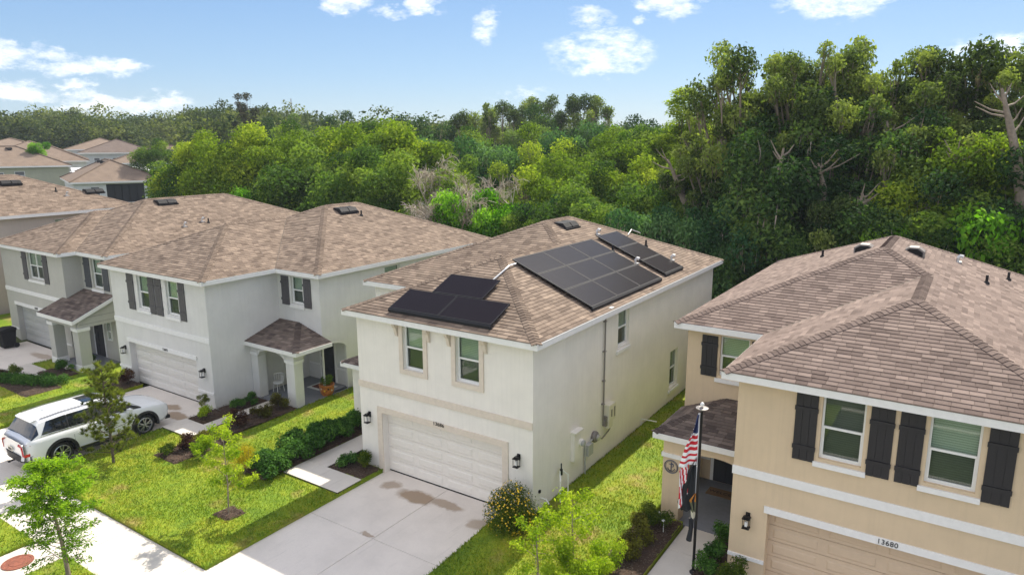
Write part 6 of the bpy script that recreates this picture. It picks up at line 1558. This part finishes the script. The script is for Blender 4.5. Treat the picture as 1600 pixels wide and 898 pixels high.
    for i in range(12):
        def rb(f, z, o): x = -1 + 2 * f; y = -2.52 + .20 * abs(x) ** 3.2 ; return (cx + x * .93, cy + y - o, z)
        f0, f1 = i / 12, (i + 1) / 12
        q.face([rb(f0, .36, .0), rb(f1, .36, .0), rb(f1, .60, .03), rb(f0, .60, .03)]); q.face([rb(f0, .60, .03), rb(f1, .60, .03), rb(f1, .62, -.05), rb(f0, .62, -.05)])
    obj('rear_bumper', q, 'clad', t)
    q = MB()
    for i in range(12):
        f0, f1 = i / 12, (i + 1) / 12; q.face([rb(f0, .28, -.08), rb(f1, .28, -.08), rb(f1, .37, .015), rb(f0, .37, .015)])
    obj('skid_plate', q, 'rim_alloy', t)
    q = MB(); q.box(cx - .26, cy - 2.545, .66, cx + .0 + .05, cy - 2.53, .8); pl = obj('licence_plate', q, 'cream_box', t)
    q = MB()
    for k in range(5): q.box(cx - .22 + k * .05, cy - 2.551, .69, cx - .19 + k * .05, cy - 2.547, .77)
    obj('plate_print', q, 'seam', pl)
    q = MB(); q.tube([(cx - .1, cy - 2.45, .3), (cx - .1, cy - 2.62, .3)], .03, 8); q.box(cx - .14, cy - 2.66, .27, cx - .06, cy - 2.6, .33); obj('tow_hitch', q, 'clad', t)
    q = MB(); q.box(cx - .55, cy + 2.42, .5, cx + .55, cy + 2.5, .72); obj('grille', q, 'clad', t)
    q = MB(); q.box(cx - .8, cy + 2.3, .3, cx + .8, cy + 2.47, .42); obj('front_bumper', q, 'clad', t)
car()

# ================================================================== SMALL THINGS
def props():
    # wheeled bin
    t = thing('trash_bin', 'black wheeled trash bin beside the slate house garage', 'trash bin', (-32.6, -.5, 0))
    x, y = -32.6, -.5; m = MB()
    n0 = len(m.v); m.v += [(x - .24, y - .26, .06), (x + .24, y - .26, .06), (x + .24, y + .26, .06), (x - .24, y + .26, .06), (x - .31, y - .36, 1.0), (x + .31, y - .36, 1.0), (x + .31, y + .36, 1.0), (x - .31, y + .36, 1.0)]
    for q in ((0, 3, 2, 1), (4, 5, 6, 7), (0, 1, 5, 4), (1, 2, 6, 5), (2, 3, 7, 6), (3, 0, 4, 7)): m.f.append(tuple(n0 + i for i in q)); m.m.append(0); m.t.append(.5)
    m.tube([(x - .33, y - .37, .97), (x + .33, y - .37, .97), (x + .33, y + .37, .97), (x - .33, y + .37, .97), (x - .33, y - .37, .97)], .025, 5); obj('bin_body', m, 'black_plastic', t)
    m = MB(); m.prism([(x - .34, y - .39, 1.0), (x - .34, y + .38, 1.02), (x - .34, y + .38, 1.08), (x - .34, y, 1.12), (x - .34, y - .39, 1.05)], (.68, 0, 0)); obj('lid', m, 'black_plastic', t)
    m = MB(); m.tube([(x - .25, y + .42, .95), (x + .25, y + .42, .95)], .02, 6); obj('handle', m, 'black_plastic', t)
    for s in (-1, 1): m = MB(); m.lathe((x + s * .27, y + .3, .13), [(.13, -.03), (.13, .03)], 16, 0, 'x'); obj('wheel', m, 'dark_rubber', t)
    # talavera style pot
    M['pot_glaze'] = plain('pot_glaze', (.5, .17, .04), .35, var=.4, scale=14)
    t = thing('plant_pot', 'large painted orange pot with a leafy plant at the edge of the grey porch', 'plant pot', (-12.62, 3.7, .14))
    m = MB(); m.lathe((-12.62, 3.7, .14), [(.2, 0), (.27, .1), (.3, .3), (.3, .42), (.33, .44), (.33, .48), (.28, .48), (.26, .4)], 24); p = obj('pot', m, 'pot_glaze', t, smooth=True)
    m = MB()
    for k in range(12):
        a = k * math.pi / 6; z = .26 + .07 * (k % 2); c = Vector((-12.62 + .302 * math.cos(a), 3.7 + .302 * math.sin(a), .14 + z)); u = Vector((-math.sin(a), math.cos(a), 0)); N = Vector((math.cos(a), math.sin(a), 0))
        m.face([c + N * .006 + u * .045, c + N * .006 + Vector((0, 0, .05)), c + N * .006 - u * .045, c + N * .006 - Vector((0, 0, .05))], k % 3)
    obj('painted_pattern', m, ['cream_box', 'flower_yellow', 'black_plastic'], p)
    V, F, tt = cloud([(0, 0, .62, .24, .5), (.1, .05, .75, .16, .6), (-.12, 0, .7, .14, .4)], 700, .1, np.random.default_rng(3), wl=.3); link('plant', np_mesh('plant', V, F, 'leaf_mid', tt), t)
    # doormats
    M['mat_red'] = plain('mat_red', (.14, .05, .035), .95, var=.2, scale=50, bump=.6); M['mat_light'] = plain('mat_light', (.6, .6, .6), .95, var=.05, scale=50); M['coir'] = plain('coir', (.2, .12, .06), .95, var=.3, scale=70, bump=.8)
    m = MB(); m.box(-14.1, 3.85, .132, -13.0, 4.65, .142); solo('porch_rug', m, 'mat_light', (-13.55, 4.25, .13), 'light grey rug on the floor of the grey arched porch under the door mat', 'rug')
    m = MB(); m.box(-13.95, 4.0, .143, -13.2, 4.5, .158); solo('doormat', m, 'mat_red', (-13.6, 4.25, .143), 'dark red doormat on the light rug at the grey house door', 'doormat')
    t = thing('doormat', 'brown coir doormat printed with the word welcome on the tan porch', 'doormat', (4.1, 4.4, .152)); m = MB(); m.box(3.62, 4.15, .152, 4.72, 4.62, .17); obj('mat', m, 'coir', t)
    text_on(t, 'WELCOME', (4.17, 4.38, .172), (1, 0, 0), (0, 1, 0), .2, 'black_plastic', 'mat_lettering', .002)
    # white chair and lamp on the grey porch
    t = thing('garden_chair', 'small white curved back chair standing on the grey arched porch', 'chair', (-14.7, 2.85, .13)); x, y = -14.7, 2.85
    m = MB(); m.lathe((x, y, .13), [(.22, .4), (.23, .42), (.22, .44)], 16); obj('seat', m, 'white_vinyl', t)
    m = MB()
    for k in range(9): a = math.pi * (.0 + k / 8); m.tube([(x + .22 * math.cos(a), y + .22 * math.sin(a), .55), (x + .26 * math.cos(a), y + .27 * math.sin(a), .88)], .012, 5)
    m.tube([(x + .26 * math.cos(math.pi * k / 10), y + .27 * math.sin(math.pi * k / 10), .88) for k in range(11)], .02, 6); obj('backrest', m, 'white_vinyl', t)
    for a in (.8, 2.3, 3.9, 5.4): m = MB(); m.tube([(x + .18 * math.cos(a), y + .18 * math.sin(a), .54), (x + .23 * math.cos(a), y + .23 * math.sin(a), .13)], .015, 5); obj('leg', m, 'white_vinyl', t)
    t = thing('potted_plant', 'small white bowl planter on the slate house porch', 'plant pot', (-25.4, .3, .13)); m = MB(); m.lathe((-25.4, .3, .13), [(.12, 0), (.2, .12), (.21, .2), (.17, .2)], 16); obj('pot', m, 'white_vinyl', t)
    V, F, tt = cloud([(0, 0, .34, .18, .5)], 300, .08, np.random.default_rng(4)); link('plant', np_mesh('plant', V, F, 'leaf_dark', tt), t)
    # round metal emblem on the tan column
    t = thing('wall_emblem', 'round blue grey metal emblem hung on the tan porch column', 'emblem', (3.25, 2.09, 1.78)); M['emblem_blue'] = plain('emblem_blue', (.08, .1, .16), .4, .5); m = MB(); c = Vector((3.25, 2.08, 1.78))
    m.tube([c + Vector((.19 * math.cos(a), 0, .19 * math.sin(a))) for a in np.linspace(0, 2 * math.pi, 25)], .012, 5); m.tube([c + Vector((.16 * math.cos(a), 0, .16 * math.sin(a))) for a in np.linspace(0, 2 * math.pi, 25)], .005, 4)
    m.tube([c + Vector((0, 0, -.14)), c + Vector((0, 0, .13))], .014, 5); m.tube([c + Vector((-.07, 0, .07)), c + Vector((.07, 0, .07))], .01, 5); m.tube([c + Vector((.1 * math.cos(a), 0, -.03 + .1 * math.sin(a))) for a in np.linspace(math.pi * 1.05, math.pi * 1.95, 9)], .012, 5)
    m.tube([c + Vector((.05 * math.cos(a) + .02, 0, .05 + .05 * math.sin(a))) for a in np.linspace(-1.5, 1.6, 8)], .01, 5); obj('emblem', m, 'emblem_blue', t)
    # flag pole
    fx, fy = 4.66, .08
    t = thing('flag_pole', 'black flag pole with a round solar light on top by the tan house walk', 'flag pole', (fx, fy, .14))
    m = MB(); m.tube([(fx, fy, .1), (fx, fy, 2.0), (fx, fy, 4.45)], [.036, .032, .028], 10); obj('pole', m, 'black_metal', t)
    m = MB(); m.lathe((fx, fy, 4.42), [(.05, 0), (.145, .05), (.15, .07), (.08, .09)], 20); d = obj('solar_light', m, 'grey_pipe', t, smooth=False)
    m = MB(); m.lathe((fx, fy, 4.53), [(.02, 0), (.045, .02), (.05, .055), (.03, .085), (.01, .1)], 14); obj('finial', m, 'white_vinyl', d, smooth=True)
    m = MB(); m.lathe((fx, fy, .14), [(.09, -.04), (.09, .03), (.05, .08)], 14); obj('base', m, 'black_metal', t)
    # flags: cloth hanging in folds from a white heading
    U = Vector((-.83, -.55, 0)).normalized()        # away from the pole, towards the camera's left
    def cloth(name, top, bot, x0, widths, colfn, mats, seed, z_sag=.0):
        m = MB(); nu, nv = 14, 44; rnd = random.Random(seed); ph = rnd.uniform(0, 6)
        def pt(i, j):
            u, v = i / nu, j / nv; w = float(np.interp(v, [a for a, _ in widths], [b for _, b in widths])); z = top + (bot - top) * v - z_sag * u * (.6 + v)
            fold = .045 * math.sin(u * 9 + v * 3 + ph) * (.4 + u); n = Vector((U.y, -U.x, 0)); p = Vector((fx, fy, 0)) + U * (x0 + w * u) + n * fold; return (p.x, p.y, z)
        for i in range(nu):
            for j in range(nv): m.face([pt(i, j), pt(i + 1, j), pt(i + 1, j + 1), pt(i, j + 1)], colfn((i + .5) / nu, (j + .5) / nv))
        return m, mats
    M['flag_red'] = plain('flag_red', (.55, .015, .03), .8); M['flag_white'] = plain('flag_white', (.82, .82, .83), .8); M['flag_blue'] = plain('flag_blue', (.02, .035, .13), .8); M['flag_black'] = plain('flag_black', (.012, .014, .018), .8); M['flag_gold'] = plain('flag_gold', (.55, .22, .03), .7); M['flag_olive'] = plain('flag_olive', (.16, .17, .1), .8)
    t = thing('flag', 'american flag with red and white stripes drooping from the black pole', 'flag', (fx, fy, 4.3))
    def cf(u, v):
        if v < .36: return 2
        return 0 if int((v - .36) / .0575) % 2 == 1 else 1
    m, mm = cloth('cloth', 4.33, 3.05, .06, [(0, .03), (.3, .14), (.6, .3), (1, .42)], cf, None, 3, .05); obj('canton_and_stripes', m, ['flag_red', 'flag_white', 'flag_blue'], t)
    m, mm = cloth('cloth', 3.05, 2.3, .24, [(0, .24), (.5, .22), (1, .2)], lambda u, v: 0 if (int((u * .9 + v * .35) * 8) % 2) == 0 else 1, None, 3, .28); obj('hanging_fold', m, ['flag_red', 'flag_white'], t)
    m = MB()
    for k in range(6):
        z = 4.12 - k * .055 * 1.2; u_ = .08 + .016 * k + (.03 if k % 2 else 0); c = Vector((fx, fy, z)) + U * u_ + Vector((U.y, -U.x, 0)) * .075; s = .016
        pts = []
        for q in range(10): a = math.pi / 2 + q * math.pi / 5; r = s if q % 2 == 0 else s * .4; pts.append(c + U * (r * math.cos(a)) + Vector((0, 0, r * math.sin(a))))
        m.face(pts)
    obj('stars', m, 'flag_white', t)
    m = MB(); m.box(fx - .075, fy - .03, 3.0, fx - .035, fy + .01, 4.34); obj('heading', m, 'flag_white', t)
    t = thing('flag', 'black flag drooping below the striped one with an orange and gold emblem', 'flag', (fx, fy, 3.2))
    m, mm = cloth('cloth', 3.25, 1.85, .06, [(0, .03), (.25, .2), (.7, .36), (.85, .4), (1, .3)], lambda u, v: 0, None, 9, .03); obj('black_cloth', m, ['flag_black'], t)
    m = MB(); m.box(fx - .073, fy - .03, 2.28, fx - .037, fy + .01, 2.98); obj('heading', m, 'flag_white', t)
    m, mm = cloth('cloth', 2.3, 1.62, .03, [(0, .05), (.3, .16), (.6, .1), (1, .08)], lambda u, v: 0 if v < .35 else (1 if v < .75 else 2), None, 12); obj('emblem_fold', m, ['flag_gold', 'flag_olive', 'cream_box'], t)
    m = MB(); m.tube([(fx - .1, fy - .05, 1.62), (fx - .1, fy - .05, 1.3), (fx - .13, fy - .07, 1.02)], [.06, .055, .07], 8); obj('rolled_end', m, 'flag_black', t)
    # path light
    for (x, y, lb) in ((3.45, 1.15, 'small white path light in the bed beside the tan house walk'),):
        t = thing('path_light', lb, 'path light', (x, y, .24)); m = MB(); m.tube([(x, y, .2), (x, y, .62)], .01, 6); obj('stake', m, 'white_pipe', t); m = MB(); m.lathe((x, y, .62), [(.03, 0), (.06, .03), (.02, .06)], 10); obj('lamp_head', m, 'galvanised', t)
props()
M['mast'] = plain('mast', (.35, .36, .38), .6)
m = MB(); m.tube([(-230, 181, 4), (-230, 181, 28.2)], [.45, .2], 5)
for k in range(5): m.box(-230.6, 180.8, 10 + k * 4, -229.4, 181.2, 10.4 + k * 4)
solo('radio_mast', m, 'mast', (-230, 181, 4), 'thin radio mast rising above the far tree line left of the middle', 'radio mast')
HAZE = 0.0003
if HAZE:
    hz_ = MB(); hz_.box(-420, -60, -1.8, 330, 420, 31.0)
    hm, ht, hb = new_mat('haze')
    hm.node_tree.nodes.remove(hb)
    pv = ht.n('ShaderNodeVolumePrincipled', ins={'Color': (.78, .86, 1.0, 1), 'Density': HAZE, 'Anisotropy': 0.0})
    ht.link(pv.outputs[0], hm.node_tree.nodes['Material Output'].inputs['Volume'])
    M['haze'] = hm
    ho = obj('haze', hz_, 'haze', None, 'stuff')
